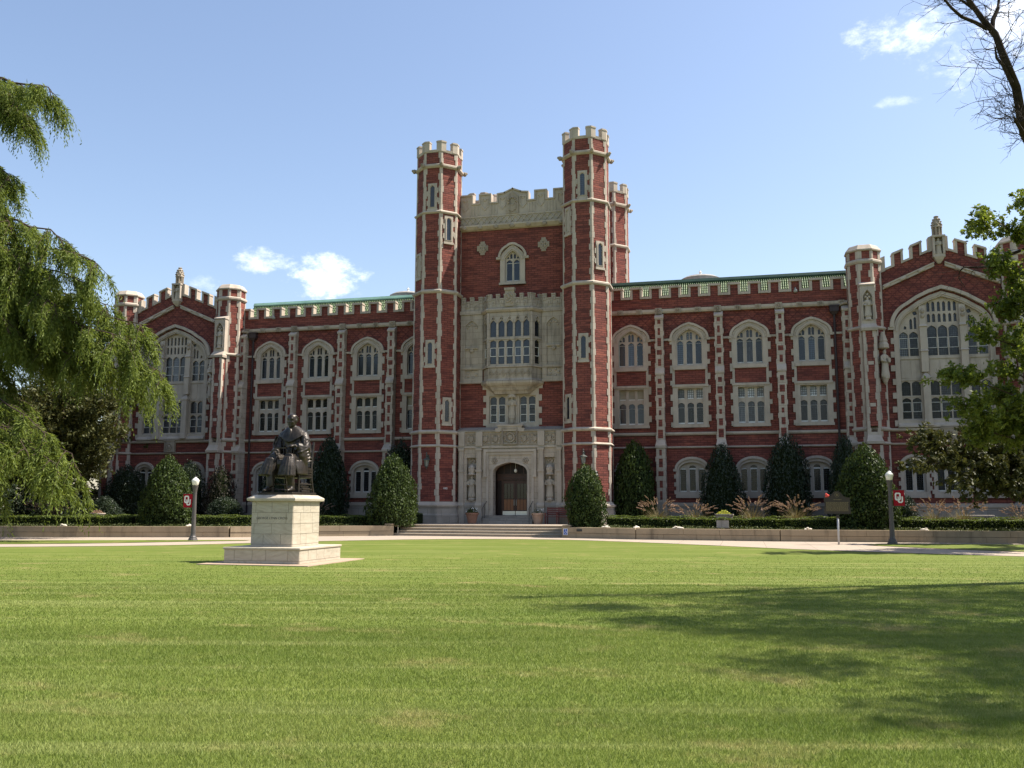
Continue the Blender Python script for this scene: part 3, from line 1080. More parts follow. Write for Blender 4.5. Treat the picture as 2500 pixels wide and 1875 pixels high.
def make_gable():
    Y = -.55
    sl = .40
    yl = lambda u, z: z - sl * abs(u)
    head = arch(2.62, 12.30, 2.2, 8, .66)
    g = thing_part('gable_front')
    wall = [(-3.35, .45), (3.35, .45), (3.35, yl(3.35, 17.40)), (0, 17.40), (-3.35, yl(3.35, 17.40))]
    B = ((-2.02, .62, (-.30, .30)), (0.03, .84, (-.575, .0, .575)), (2.08, .62, (-.30, .30)))
    holes = [opening(head, 6.46)] + [shift(opening(ellip(hw + .08, 3.98, .55), 2.5), u) for u, hw, L in B]
    MB().plate(wall, holes, 0, .35).build('wall', 'gable_brick', g)
    MB().box(-3.3, 3.3, 1.3, 1.4, .5, 16).build('inner_wall', 'tile_shadow', g)
    # great window: surround, hood, piers, tracery, lights
    fr = MB().plate(opening(arch(2.80, 12.34, 2.34, 8, .66), 6.40), [opening(arch(2.52, 12.25, 2.12, 8, .66), 6.86)], -.10, .34).build('window', 'limestone', g)
    MB().plate(arch(3.02, 12.55, 2.48, 8, .66) + list(reversed(arch(2.79, 12.55, 2.26, 8, .66))), [], -.26, -.03).box(-3.12, -2.75, -.2, 0, 12.40, 12.57).box(2.75, 3.12, -.2, 0, 12.40, 12.57).build('hood_mould', 'limestone', fr)
    MB().plate(arch(2.68, 12.3, 2.26, 8, .66) + list(reversed(arch(2.58, 12.3, 2.17, 8, .66))), [], -.15, -.05).build('arch_roll', 'limestone', fr)
    q = MB()
    z, k = 6.5, 0
    while z < 12.1:
        for sx in (-1, 1):
            if (k + (sx > 0)) % 2 == 0:
                x = sorted((sx * 2.801, sx * (2.98 + .04 * (k % 3))))
                q.box(x[0], x[1], -.09, .02, z, z + .36)
        z += .42
        k += 1
    tag(q.build('jamb_stone', 'limestone', fr), kind='stuff')
    MB().loft([[(x, .2, 6.42), (x, -.26, 6.42), (x, -.26, 6.52), (x, .12, 6.92), (x, .3, 6.92)] for x in (-2.78, 2.78)]).build('sill', 'limestone', fr)
    groups = ((-1.93, (-.29, .29)), (0.0, (-.60, 0, .60)), (1.93, (-.29, .29)))
    holes = []
    side_arch = lambda u: 12.25 + 2.12 * max(0, 1 - (abs(u) / 2.6) ** 2.1) - .25
    P, PL = MB(), []
    for gu, LL in groups:
        w_ = .25 if len(LL) == 2 else .268
        top = 12.28 if len(LL) == 2 else 12.62
        for l in LL:
            u = gu + l
            holes.append(light(u, w_, 10.78, top, .26))
            holes.append(light(u, w_, 8.36, 9.24, .2))
            holes.append(light(u, w_, 6.96, 8.22, .2))
            PL.append((u, w_, top))
            if len(LL) == 3:
                for e in (-.145, .145):
                    holes.append(light(u + e, .085, 12.82, 13.36, .12))
                    zt = min(14.10, side_arch(u + e) + .12)
                    holes.append(light(u + e, .085, 13.48, zt, .12))
            else:
                for e in (-.12, .12):
                    zt = min(13.2, side_arch(u + e) - .10)
                    if zt > 12.62:
                        holes.append(light(u + e, .075, 12.44, zt, .12))
        if len(LL) == 2:
            u = gu - math.copysign(.42, gu)
            holes.append([(u + .15 * math.cos(a * PI / 4 + .39) * (1 if a % 2 else .8), 13.42 + .15 * math.sin(a * PI / 4 + .39) * (1 if a % 2 else .8)) for a in range(8)])
    MB().plate(opening(arch(2.56, 12.25, 2.15, 8, .66), 6.8), holes, .12, .28).build('tracery', 'limestone', fr)
    # blank stone panels between the tiers, raised a little
    for gu, LL in groups:
        for l in LL:
            MB().box(gu + l - .24, gu + l + .24, .095, .14, 9.42, 10.5).build('stone_panel', 'limestone', fr)
    MB().box(-2.5, 2.5, .06, .2, 10.58, 10.70).box(-2.5, 2.5, .07, .2, 9.28, 9.38).box(-2.5, 2.5, .09, .2, 8.26, 8.33).build('transom', 'limestone', fr)
    for u, w_, top in PL:
        MB().plate(rect(u - w_ - .01, u + w_ + .01, 6.94, 8.25), [], .215, .225).build('pane', 'grey_glass', fr)
        MB().plate(rect(u - w_ - .01, u + w_ + .01, 8.34, 9.27), [], .215, .225).build('pane', 'grey_glass', fr)
        MB().plate(rect(u - w_ - .01, u + w_ + .01, 10.75, top + .05), [], .215, .225).build('pane', 'grey_glass', fr)
    MB().plate(arch(2.5, 12.66, 1.7, 8, .66), [], .232, .238).build('pane', 'grey_glass', fr)
    MB().plate(rect(-2.45, 2.45, 12.3, 12.66), [], .232, .238).build('pane', 'grey_glass', fr)
    for u, w_, top in PL:
        MB().plate(rect(u - w_ + .005, u + w_ - .005, 11.25, 11.90), [rect(u - w_ + .028, u + w_ - .028, 11.275, 11.875)], .175, .21).build('sash_frame', 'white_sash', fr)
        MB().plate(rect(u - w_ + .005, u + w_ - .005, 7.38, 7.95), [rect(u - w_ + .028, u + w_ - .028, 7.405, 7.925)], .175, .21).build('sash_frame', 'white_sash', fr)
    # the two stone piers that divide it
    for u in (-1.12, 1.12):
        p = MB()
        p.loft([[(u + x, y, z) for x, y in ((-w_, .2), (-w_, yy), (w_, yy), (w_, .2))] for z, w_, yy in ((6.5, .25, -.42), (6.9, .23, -.38), (6.9, .20, -.32), (9.3, .20, -.32), (9.32, .24, -.36), (9.42, .24, -.36), (9.75, .02, -.05), (9.76, .20, -.18), (11.0, .20, -.18), (11.02, .24, -.24), (11.12, .2, -.16), (12.5, .20, -.12), (12.55, .24, -.2), (12.7, .18, -.1), (13.85, .18, -.04))])
        p.build('pier', 'limestone', fr)
        for z in (13.2, 13.5):
            MB().ball((u, -.10, z), (.13, .09, .15), 7, 5).build('boss', 'carved_stone', fr)
    # lower windows
    for u, hw, L in B:
        o = make_bottom(L, hw)
        o.parent = g
        o.location = (u, 0, 0)
    # string courses and plinth
    for z0, z1, d, nm in ((6.20, 6.40, .17, 'string_course'), (5.38, 5.51, .13, 'string_course'), (1.6, 1.9, .2, 'plinth_moulding')):
        MB().loft([[(x, .02, z0), (x, -d + .06, z0), (x, -d, z0 + .07), (x, -d, z1 - .03), (x, -.02, z1), (x, .02, z1)] for x in (-3.3, 3.3)]).build(nm, 'limestone', g)
    MB().box(-3.3, 3.3, -.17, .0, .45, 1.6).box(-3.3, 3.3, -.27, -.165, .45, 1.12).build('plinth', 'plinth_stone', g)
    # carved crest under the great window
    c = MB().box(-.42, .42, -.22, .0, 5.52, 6.36).box(-.5, .5, -.26, .0, 6.33, 6.45)
    for k in range(10):
        c.ball((.2 * math.cos(k * PI / 5), -.23, 5.93 + .22 * math.sin(k * PI / 5)), .07, 6, 4)
    c.ball((0, -.24, 5.93), (.13, .08, .15), 8, 5)
    c.build('crest', 'carved_stone', g)
    # raking band, then the stepped gable parapet with its copings
    for sx in (-1, 1):
        S = Matrix(((1, 0, 0, 0), (0, 1, 0, 0), (-sx * .43, 0, 1, 0), (0, 0, 0, 1)))
        b = MB()
        b.M = S
        x = sorted((sx * .30, sx * 3.3))
        b.box(x[0], x[1], -.16, .02, 16.36, 16.56)
        b.box(x[0], x[1], -.22, .02, 16.53, 16.62)
        for u in (1.05, 2.1, 3.05):
            b.ball((sx * u, -.2, 16.47), (.2, .08, .12), 7, 5)
        b.build('raking_band', 'limestone', g)
        S2 = Matrix(((1, 0, 0, 0), (0, 1, 0, 0), (-sx * sl, 0, 1, 0), (0, 0, 0, 1)))
        for (u0, u1) in ((.94, 1.60), (2.02, 2.67)):
            x = sorted((sx * u0, sx * u1))
            mb = MB()
            mb.M = S2
            mb.box(x[0] + .1, x[1] - .1, .0, .34, 17.38, 18.2)
            mo = mb.build('merlon', 'brick', g)
            mb = MB()
            mb.M = S2
            mb.box(x[0], x[1], -.1, .42, 18.15, 18.30)
            mb.box(x[0] - .03, x[1] + .03, -.13, .45, 18.17, 18.22)
            mb.box(x[0], x[0] + .13, -.085, .41, 17.40, 18.148)
            mb.box(x[1] - .13, x[1], -.085, .41, 17.40, 18.148)
            mb.build('coping', 'limestone', mo)
        for (u0, u1, y_, z0, z1) in ((.56, .94, -.1, 17.40, 17.54), (1.60, 2.02, -.1, 17.40, 17.54), (2.67, 3.08, -.1, 17.40, 17.54), (.30, .557, -.09, 17.36, 18.3), (3.083, 3.36, -.09, 17.36, 18.3)):
            x = sorted((sx * u0, sx * u1))
            mb = MB()
            mb.M = S2
            mb.box(x[0] + .002, x[1] - .002, y_, .42, z0, z1)
            mb.build('coping', 'limestone', g)
    # apex niche, its figure and lantern finial
    f = MB().box(-.34, .34, -.30, .42, 16.75, 16.95).box(-.34, -.22, -.34, .3, 16.95, 18.02).box(.22, .34, -.34, .3, 16.95, 18.02).box(-.34, .34, .0, .42, 16.95, 18.0)
    f.loft([[(r * sx, -.05 + r * sy, z) for sx, sy in ((-1, -1), (1, -1), (1, 1), (-1, 1))] for z, r in ((16.40, .08), (16.6, .22), (16.78, .30))])
    f.box(-.38, .38, -.38, .45, 18.0, 18.12)
    f.build('finial_niche', 'limestone', g)
    niche_figure(g, (0, -.18, 16.95), 1.0)
    fi = MB()
    for k in range(8):
        a = k * PI / 4 + PI / 8
        fi.tube([(.25 * math.cos(a), .05 + .25 * math.sin(a), 18.1), (.25 * math.cos(a), .05 + .25 * math.sin(a), 18.66)], .05, 5)
    fi.lathe([(.14, 18.1), (.14, 18.66), (.32, 18.66), (.32, 18.74), (.26, 18.8), (.28, 18.92), (.2, 19.1), (.22, 19.16), (.12, 19.3), (.1, 19.36), (.04, 19.43)], 10, (0, .05))
    for j, (r, z) in enumerate(((.30, 18.84), (.26, 19.02), (.2, 19.18), (.1, 19.36))):
        for k in range(8):
            a = k * PI / 4 + j * .39
            fi.ball((r * math.cos(a), .05 + r * math.sin(a), z), .055, 5, 4)
    fi.build('finial', 'carved_stone', g)
    return g


def thing_part(name):
    o = bpy.data.objects.new(name, None)
    o.empty_display_size = .3
    COL.objects.link(o)
    o.parent = LIB
    return o


# the gable is one level too deep for a pavilion of its own, so its pieces hang on the library itself
def flatten(g, loc):
    pieces = []
    for c in list(g.children):
        c.parent = LIB
        c.location = Vector(c.location) + Vector(loc)
        pieces.append(c)
    bpy.data.objects.remove(g)
    return pieces


gp = flatten(make_gable(), (GC, -.55, 0))
for c in gp:
    d = dup(c, LIB)
    d.location = Vector(c.location) + Vector((-2 * GC, 0, 0))

# ------------------------------------------------------------------ octagonal turrets
def oct_ring(R, z, n=8):
    return [(R * math.cos(PI / 8 + k * PI / 4), R * math.sin(PI / 8 + k * PI / 4), z) for k in range(n)]


def quoin_poly(R, ang, wl, wr, e=.022):
    """plan of a stone wrapped round one corner of the octagon"""
    V = Vector((math.cos(ang), math.sin(ang))) * R
    na, nb = ang - PI / 8, ang + PI / 8
    n1, n2 = Vector((math.cos(na), math.sin(na))), Vector((math.cos(nb), math.sin(nb)))
    t1, t2 = Vector((n1.y, -n1.x)), Vector((-n2.y, n2.x))
    return [V + t1 * wl + n1 * e, V * (1 + e / (R * .924)), V + t2 * wr + n2 * e, V + t2 * wr - n2 * .06, V * (1 - .12 / R), V + t1 * wl - n1 * .06]


def slit_window(par, ax, ay, ang, dist, z0, z1, hw=.31, glass='blue_glass', blind=False):
    Mx = facet(ax, ay, ang, dist)
    mb = MB()
    mb.M = Mx
    o_ = rect(-hw, hw, z0, z1)
    zi0, zi1, w_ = z0 + .22, z1 - .16, hw * .47
    mb.plate(o_, [light(0, w_, zi0, zi1, w_ * 1.1)], -.055, .05)
    for z in (z0 + .35, z0 + 1.0):
        mb.box(-hw - .09, -hw - .001, -.05, .05, z, z + .34)
        mb.box(hw + .001, hw + .09, -.05, .05, z + .2, z + .54)
    mb.box(-hw - .05, hw + .05, -.09, .02, z0 - .02, z0 + .12)
    mb.plate([(x, z) for x, z in light(0, w_ + .09, zi0, zi1 + .08, w_ * 1.1)], [light(0, w_ + .03, zi0 + .02, zi1 + .03, w_ * 1.1)], -.085, -.03)
    o = mb.build('slit_window', 'limestone', par)
    mb = MB()
    mb.M = Mx
    mb.plate(rect(-w_ - .01, w_ + .01, zi0 - .02, zi1 + .02), [], -.016, -.006)
    mb.build('pane', 'limestone' if blind else glass, par)
    return o


def quoins(par, R, zs, angs, joined, h=.40, big=(.19, .11)):
    mb = MB()
    for ai, ang in enumerate(angs):
        for (z0, z1) in zs:
            n = max(1, round((z1 - z0) / h))
            hh = (z1 - z0) / n
            for k in range(n):
                pat = ((big[0], big[1]), (big[1], big[0] * .8), (big[0] * .8, big[0]), (big[1], big[1]))[(k * 3 + ai) % 4]
                one = mb if joined else MB()
                one.prism(quoin_poly(R(z0 + .1), ang, *pat), z0 + k * hh + .004, z0 + (k + 1) * hh - .004)
                if not joined:
                    one.build('quoin_stone', 'limestone', par)
    if joined:
        tag(mb.build('quoin_stone', 'limestone', par), kind='stuff')


def oct_string(par, z0, z1, R, d, name='string_course'):
    MB().lathe([(R - .1, z0 - .02), (R + d * .4, z0), (R + d, z0 + (z1 - z0) * .4), (R + d, z1 - .04), (R + .01, z1 + .05), (R - .1, z1 + .05)], 8, (0, 0), PI / 8).build(name, 'limestone', par)


def big_turret(detail=True):
    sh = MB()
    stages = ((.55, 6.4, 1.60), (6.4, 15.55, 1.57), (15.55, 20.9, 1.53), (20.9, 25.06, 1.50))
    for z0, z1, R in stages:
        sh.loft([oct_ring(R, z0), oct_ring(R, z1)])
    t_ = sh.build('turret', 'brick', LIB)
    Rz = lambda z: [R for z0, z1, R in stages if z0 <= z < z1 or z1 > 25][0]
    for z0, z1, d in ((5.39, 5.5, .10), (6.24, 6.43, .14), (15.38, 15.6, .15), (20.74, 20.92, .13), (23.88, 24.12, .17)):
        oct_string(t_, z0, z1, Rz(z0 + .05), d)
    MB().lathe([(1.86, .5), (1.86, 1.12), (1.79, 1.2), (1.76, 1.62)], 8, (0, 0), PI / 8).build('plinth', 'plinth_stone', t_)
    MB().lathe([(1.7, 1.62), (1.84, 1.64), (1.86, 1.74), (1.68, 1.86), (1.62, 1.95), (1.5, 1.95)], 8, (0, 0), PI / 8).build('plinth_moulding', 'limestone', t_)
    # stone rim, corner merlons
    rim = MB()
    rim.lathe([(1.46, 24.92), (1.53, 24.95), (1.55, 25.06), (1.56, 25.12), (1.1, 25.15), (1.1, 24.9)], 8, (0, 0), PI / 8)
    rim.build('coping', 'limestone', t_)
    for k in range(8):
        a = PI / 8 + k * PI / 4
        mb = MB()
        mb.prism(quoin_poly(1.53, a, .34, .34, .03)[:3] + [p * .80 for p in reversed(quoin_poly(1.53, a, .34, .34, .03)[:3])], 25.0, 25.62)
        mb.prism(quoin_poly(1.56, a, .37, .37, .03)[:3] + [p * .77 for p in reversed(quoin_poly(1.56, a, .37, .37, .03)[:3])], 25.62, 25.70)
        mb.prism(quoin_poly(1.53, a, .30, .30, .0)[:3] + [p * .82 for p in reversed(quoin_poly(1.53, a, .30, .30, .0)[:3])], 25.70, 25.75)
        mb.build('merlon', 'limestone', t_)
        g = MB()
        r = 1.70
        g.ball((r * math.cos(a), r * math.sin(a), 24.02), (.15, .15, .16), 7, 5)
        g.ball((r * 1.07 * math.cos(a), r * 1.07 * math.sin(a), 24.07), (.09, .09, .09), 6, 4)
        g.build('boss', 'carved_stone', t_)
    zs = ((1.95, 5.39), (5.52, 6.24), (6.46, 15.38), (15.64, 20.74), (20.95, 23.88), (24.15, 24.93))
    if detail:
        quoins(t_, Rz, zs, (-PI / 2 - PI / 8, -PI / 2 + PI / 8), False)
        quoins(t_, Rz, zs, (-PI / 2 - 3 * PI / 8, -PI / 2 + 3 * PI / 8, -PI / 2 + 5 * PI / 8, -PI / 2 - 5 * PI / 8), True)
    else:
        quoins(t_, Rz, zs[3:], [PI / 8 + k * PI / 4 for k in range(8)], True)
    return t_, Rz


C8 = math.cos(PI / 8)
TW = []
for s in (-1, 1):
    t_, Rz = big_turret()
    t_.location = (s * 5.0, -3.0, 0)
    Q = PI / 4
    for ang, z0, z1, bl in ((0, 20.94, 22.8, 0), (0, 10.5, 12.3, 0), (Q, (18.72 if s < 0 else 16.4), (20.62 if s < 0 else 18.22), 0), (-Q, (16.4 if s < 0 else 18.72), (18.2 if s < 0 else 20.58), 1), (-s * Q, 6.78, 8.58, 0)):
        slit_window(t_, 0, 0, ang, Rz(z0) * C8, z0, z1, blind=bool(bl))
    TW.append(t_)
    r_, _ = big_turret(False)
    r_.location = (s * 5.0, 7.5, 0)


def small_turret(s, outer=False):
    """octagonal turret at the corner of a gable, stone-capped"""
    sh = MB()
    sh.loft([oct_ring(1.08, .5), oct_ring(1.08, 12.5)])
    sh.loft([oct_ring(1.03, 12.5), oct_ring(1.03, 17.3)])
    t_ = sh.build('turret', 'brick', LIB)
    R = lambda z: 1.08 if z < 12.5 else 1.03
    for z0, z1, d in ((5.38, 5.51, .11), (6.2, 6.4, .13), (12.38, 12.55, .12), (16.5, 16.74, .12)):
        oct_string(t_, z0, z1, R(z0), d)
    MB().lathe([(1.0, 17.28), (1.12, 17.32), (1.13, 17.40), (1.08, 17.46), (.92, 17.66), (.86, 17.72), (.05, 17.78)], 8, (0, 0), PI / 8).build('cap_stone', 'limestone', t_)
    MB().lathe([(1.32, .5), (1.32, 1.12), (1.24, 1.2), (1.22, 1.6)], 8, (0, 0), PI / 8).build('plinth', 'plinth_stone', t_)
    MB().lathe([(1.15, 1.6), (1.30, 1.64), (1.31, 1.72), (1.1, 1.95), (1.0, 1.95)], 8, (0, 0), PI / 8).build('plinth_moulding', 'limestone', t_)
    zs = ((1.95, 5.37), (5.52, 6.18), (6.44, 12.37), (12.6, 16.48), (16.8, 17.28))
    quoins(t_, R, zs, [-PI / 2 + k * PI / 8 for k in (-5, -3, -1, 1, 3, 5)], True, .42, (.22, .11))
    # front buttress that carries a statue niche
    Mx = facet(0, 0, 0, 1.0)
    b = MB()
    b.box(-.36, .36, -1.5, -.9, 6.45, 12.2)
    b.box(-.42, .42, -1.62, -.9, 1.95, 5.4)
    b.build('buttress', 'brick', t_)
    q = MB()
    for z0, z1, hw, y in ((1.95, 5.38, .42, -1.62), (5.5, 12.2, .36, -1.5)):
        z, k = z0, 0
        while z < z1 - .2:
            h = min(.42, z1 - z)
            for sx in (-1, 1):
                wd = (.13, .20, .16)[(k + (sx > 0)) % 3]
                x = sorted((sx * (hw + .012), sx * (hw - wd)))
                q.box(x[0], x[1], y - .012, y + (.3 if k % 2 else .2), z + .004, z + h - .004)
            if k % 6 == 5:
                q.box(-hw + .2, hw - .2, y - .011, y + .1, z + .01, z + .22)
            z += h
            k += 1
    tag(q.build('quoin_stone', 'limestone', t_), kind='stuff')
    MB().loft([[(x * k, y, z) for x, y in ((-1, -.9), (-1, yy), (1, yy), (1, -.9))] for z, k, yy in ((12.2, .46, -1.6), (12.36, .48, -1.64), (12.42, .46, -1.6), (12.66, .42, -1.36), (12.66, .40, -1.25))]).build('weathering', 'limestone', t_)
    MB().loft([[(x * k, y, z) for x, y in ((-1, -.9), (-1, yy), (1, yy), (1, -.9))] for z, k, yy in ((5.38, .47, -1.75), (5.54, .48, -1.77), (5.6, .44, -1.7), (5.9, .38, -1.52), (6.1, .37, -1.5))]).build('base_stone', 'limestone', t_)
    MB().box(-.52, .52, -1.85, -.9, .5, 1.6).box(-.47, .47, -1.75, -.9, 1.6, 1.95).build('plinth', 'plinth_stone', t_)
    n = MB().plate(rect(-.42, .42, 12.64, 15.02), [light(0, .26, 12.86, 14.72, .42)], -1.36, -1.14)
    n.plate(rect(-.42, .42, 12.64, 15.02), [], -1.14, -.9)
    n.loft([[(x, -.9, z0) if 0 else (x, y, z) for y, z in ((-.9, 15.02), (-1.42, 15.02), (-1.42, 15.1), (-.98, 15.3), (-.9, 15.3))] for x in (-.46, .46)])
    n.plate(light(0, .33, 12.9, 14.86, .52), [light(0, .28, 12.86, 14.76, .45)], -1.41, -1.3)
    for k in range(3):
        n.ball((.12 * math.cos(k * 2.1 + PI / 2), -1.28, 14.36 + .1 * math.sin(k * 2.1 + PI / 2)), (.08, .1, .08), 6, 4)
    n.lathe([(.12, 12.86), (.2, 12.9), (.16, 13.08), (.2, 13.12)], 8, (0, -1.3))
    n.build('niche', 'limestone', t_)
    niche_figure(t_, (0, -1.28, 13.1), 1.2)
    # second figure on a bracket, on the face towards the gable
    ang = (PI / 4) * (1 if (s > 0) != outer else -1)
    d = Vector((math.sin(ang), -math.cos(ang), 0))
    a = MB()
    a.lathe([(.03, 9.0), (.12, 9.1), (.2, 9.32), (.24, 9.34), (.24, 9.42)], 8, tuple((d * 1.2)[:2]))
    a.build('statue_bracket', 'limestone', t_)
    a = MB()
    a.lathe([(.2, 11.15), (.34, 11.2), (.32, 11.42), (.24, 11.6), (.28, 11.62), (.1, 12.2)], 8, tuple((d * 1.16)[:2]))
    a.build('statue_canopy', 'limestone', t_)
    niche_figure(t_, (d.x * 1.22, d.y * 1.22, 9.42), 1.65, ang)
    return t_


for s in (-1, 1):
    o = small_turret(s)
    o.location = (s * GT, GTY, 0)
    o = small_turret(s, True)
    o.location = (s * (2 * GC - GT), GTY, 0)
    # flank of the end pavilion running back
    x = sorted((s * 31.3, s * 31.0))
    MB().box(x[0], x[1], -.3, 22, .45, 15.5).build('wall', 'brick', LIB)
    a, b = sorted((s * 21.2, s * 31.0))
    MB().box(a, b, .6, 22, 14, 15.2).build('roof', 'zinc', LIB)
    MB().box(s * 21.2 - .1, s * 21.2 + .1, .3, 22, .45, 15.2).build('wall', 'brick', LIB)

# ------------------------------------------------------------------ entrance tower between the twin turrets
YT = -2.5
wh = [opening(arch(.60, 17.72, .70), 16.28)] + [rect(u - .6, u + .6, 6.95, 8.80) for u in (-1.0, 1.0)] + [opening(arch(1.2, 3.7, .75), 1.0)]
MB().plate(rect(-4.2, 4.2, .55, 20.3), wh, YT, YT + .4).build('wall', 'brick', LIB)
MB().box(-4.2, 4.2, -.9, -.8, .6, 20.0).build('inner_wall', 'tile_shadow', LIB)
MB().box(-5.0, 5.0, -1.2, 8.6, 16, 21.4).build('wall', 'brick', LIB)
MB().box(4.0, 4.6, -2.0, 7.0, .55, 21.6).build('wall', 'brick', LIB)
MB().box(-4.6, -4.0, -2.0, 7.0, .55, 21.6).build('wall', 'brick', LIB)
# stone parapet
prof = [(-3.9, 20.2), (3.9, 20.2), (3.9, 22.4), (2.80, 22.4), (2.80, 21.78), (2.28, 21.78), (2.28, 22.4), (1.52, 22.4), (1.52, 21.78), (1.04, 21.78), (1.04, 22.36), (.55, 22.42), (.0, 22.68),
        (-.55, 22.42), (-1.04, 22.36), (-1.04, 21.78), (-1.52, 21.78), (-1.52, 22.4), (-2.28, 22.4), (-2.28, 21.78), (-2.80, 21.78), (-2.80, 22.4), (-3.9, 22.4)]
par = MB().plate(prof, [], YT - .10, YT + .38).build('parapet', 'limestone', LIB)
cp = MB()
pts = prof[2:]
for (x0, z0), (x1, z1) in zip(pts[:-1], pts[1:]):
    if abs(x1 - x0) < .01:
        cp.box(x0 - .055, x0 + .055, YT - .16, YT + .43, min(z0, z1) - .02, max(z0, z1) - .06)
    else:
        a, b = (x0, z0), (x1, z1)
        if a[0] > b[0]:
            a, b = b, a
        e = .05
        cp.loft([[(a[0] - e, y, a[1] + q) for y, q in ((YT - .18, -.06), (YT + .45, -.06), (YT + .45, .04), (YT - .18, .04))], [(b[0] + e, y, b[1] + q) for y, q in ((YT - .18, -.06), (YT + .45, -.06), (YT + .45, .04), (YT - .18, .04))]])
cp.build('coping', 'limestone', par)
for c in (-3.28, -1.9, -1.18 + .48, .70, 1.9, 3.28):
    hw = .24
    ar = MB()
    ar.plate([(c - hw, 21.55), (c - hw, 22.12), (c + hw, 22.12), (c + hw, 21.55), (c, 21.28)], [[(c - hw + .06, 21.58), (c, 21.37), (c + hw - .06, 21.58), (c + hw - .06, 22.06), (c - hw + .06, 22.06)]], YT - .15, YT - .09)
    ar.ball((c, YT - .1, 22.0), (.14, .06, .08), 6, 4)
    ar.build('shield', 'limestone', par)
ar = MB()
for k in range(38):
    c = -3.7 + k * .2
    if min(abs(c - q) for q in (-3.28, -1.9, -.70, .70, 1.9, 3.28, 0)) > .36:
        ar.box(c - .03, c + .03, YT - .145, YT - .09, 20.95, 21.62)
tag(ar.build('blind_arcade', 'limestone', par), kind='stuff')
sh = MB().plate([(-.42, 20.92), (.42, 20.92), (.42, 22.1), (0, 22.45), (-.42, 22.1)], [], YT - .2, YT - .09)
sh.plate([(-.25, 21.2), (.0, 21.02), (.25, 21.2), (.25, 21.55), (-.25, 21.55)], [], YT - .25, YT - .19)
for k in range(9):
    sh.ball((.26 * math.cos(k * .7), YT - .21, 21.75 + .26 * math.sin(k * .7)), .085, 6, 4)
sh.build('crest', 'carved_stone', par)
fz = MB().box(-3.75, 3.75, YT - .16, YT, 20.82, 20.92)
for k in range(19):
    x0 = -3.7 + k * .39
    for a, b in ((0, 1), (1, 0)):
        za, zb = 20.3 + .5 * a, 20.3 + .5 * b
        fz.loft([[(x0, y, za + q) for y, q in ((YT - .16, -.035), (YT - .09, -.035), (YT - .09, .035), (YT - .16, .035))], [(x0 + .39, y, zb + q) for y, q in ((YT - .16, -.035), (YT - .09, -.035), (YT - .09, .035), (YT - .16, .035))]])
    fz.ball((x0 + .195, YT - .12, 20.55), (.07, .06, .07), 6, 4)
fz.build('frieze', 'limestone', par)
co = MB().loft([[(x, YT + .01, 19.92), (x, YT - .14, 19.98), (x, YT - .32, 20.16), (x, YT - .32, 20.26), (x, YT - .1, 20.32), (x, YT + .01, 20.32)] for x in (-3.75, 3.75)]).build('cornice', 'limestone', LIB)
for k in range(7):
    MB().ball((-3.3 + k * 1.1, YT - .27, 20.08), (.18, .12, .15), 8, 5).build('boss', 'carved_stone', co)
# quatrefoil stones
for u in (-2.08, 2.08):
    q = MB()
    e, f_ = .38, .15
    q.plate([(u - f_, 18.26), (u + f_, 18.26), (u + f_, 18.42), (u + f_ + .08, 18.42), (u + f_ + .08, 18.54), (u + e, 18.54), (u + e, 18.90), (u + f_ + .08, 18.90), (u + f_ + .08, 19.02), (u + f_, 19.02), (u + f_, 19.18),
             (u - f_, 19.18), (u - f_, 19.02), (u - f_ - .08, 19.02), (u - f_ - .08, 18.90), (u - e, 18.90), (u - e, 18.54), (u - f_ - .08, 18.54), (u - f_ - .08, 18.42), (u - f_, 18.42)], [], YT - .05, YT + .02)
    q.plate([(u, 18.4), (u + .3, 18.72), (u, 19.04), (u - .3, 18.72)], [[(u, 18.5), (u + .21, 18.72), (u, 18.94), (u - .21, 18.72)]], YT - .1, YT - .04)
    for k in range(4):
        q.ball((u + .11 * math.cos(k * PI / 2 + .78), YT - .07, 18.72 + .11 * math.sin(k * PI / 2 + .78)), (.09, .06, .09), 6, 4)
    q.build('quatrefoil', 'carved_stone', LIB)
# the arched tower window
w_ = MB().plate(opening(arch(.84, 17.80, 1.0, 8, .93), 16.12), [opening(arch(.52, 17.74, .66, 8, .9), 16.33)], YT - .12, YT + .3).build('window', 'limestone', LIB)
MB().plate(arch(.97, 17.95, 1.0, 8, .93) + list(reversed(arch(.82, 17.95, .85, 8, .93))), [], YT - .24, YT - .06).box(-1.1, -.82, YT - .2, YT, 17.84, 18.0).box(.82, 1.1, YT - .2, YT, 17.84, 18.0).build('hood_mould', 'limestone', w_)
MB().plate(arch(.70, 17.8, .80) + list(reversed(arch(.60, 17.8, .70))), [], YT - .17, YT - .1).build('arch_roll', 'limestone', w_)
MB().box(-.9, .9, YT - .2, YT, 16.12, 16.26).build('sill', 'limestone', w_)
hl = [light(u, .20, 16.40, 17.82, .2) for u in (-.245, .245)] + [light(u, .075, 17.9, zt, .12) for u, zt in ((-.33, 18.05), (-.12, 18.25), (.12, 18.25), (.33, 18.05))]
MB().plate(opening(arch(.55, 17.74, .69), 16.3), hl, YT + .05, YT + .16).build('tracery', 'limestone', w_)
for u in (-.245, .245):
    MB().plate(rect(u - .22, u + .22, 16.36, 17.9), [], YT + .12, YT + .13).build('pane', 'blue_glass', w_)
MB().plate(arch(.5, 17.92, .45), [], YT + .12, YT + .13).build('pane', 'dark_glass', w_)
MB().plate(rect(-.46, -.03, 16.38, 17.6), [rect(-.43, -.06, 16.43, 17.58)], YT + .08, YT + .118).build('sash_frame', 'white_sash', w_)
MB().plate(rect(.03, .46, 16.38, 17.6), [rect(.06, .43, 16.43, 17.58)], YT + .08, YT + .118).build('sash_frame', 'white_sash', w_)

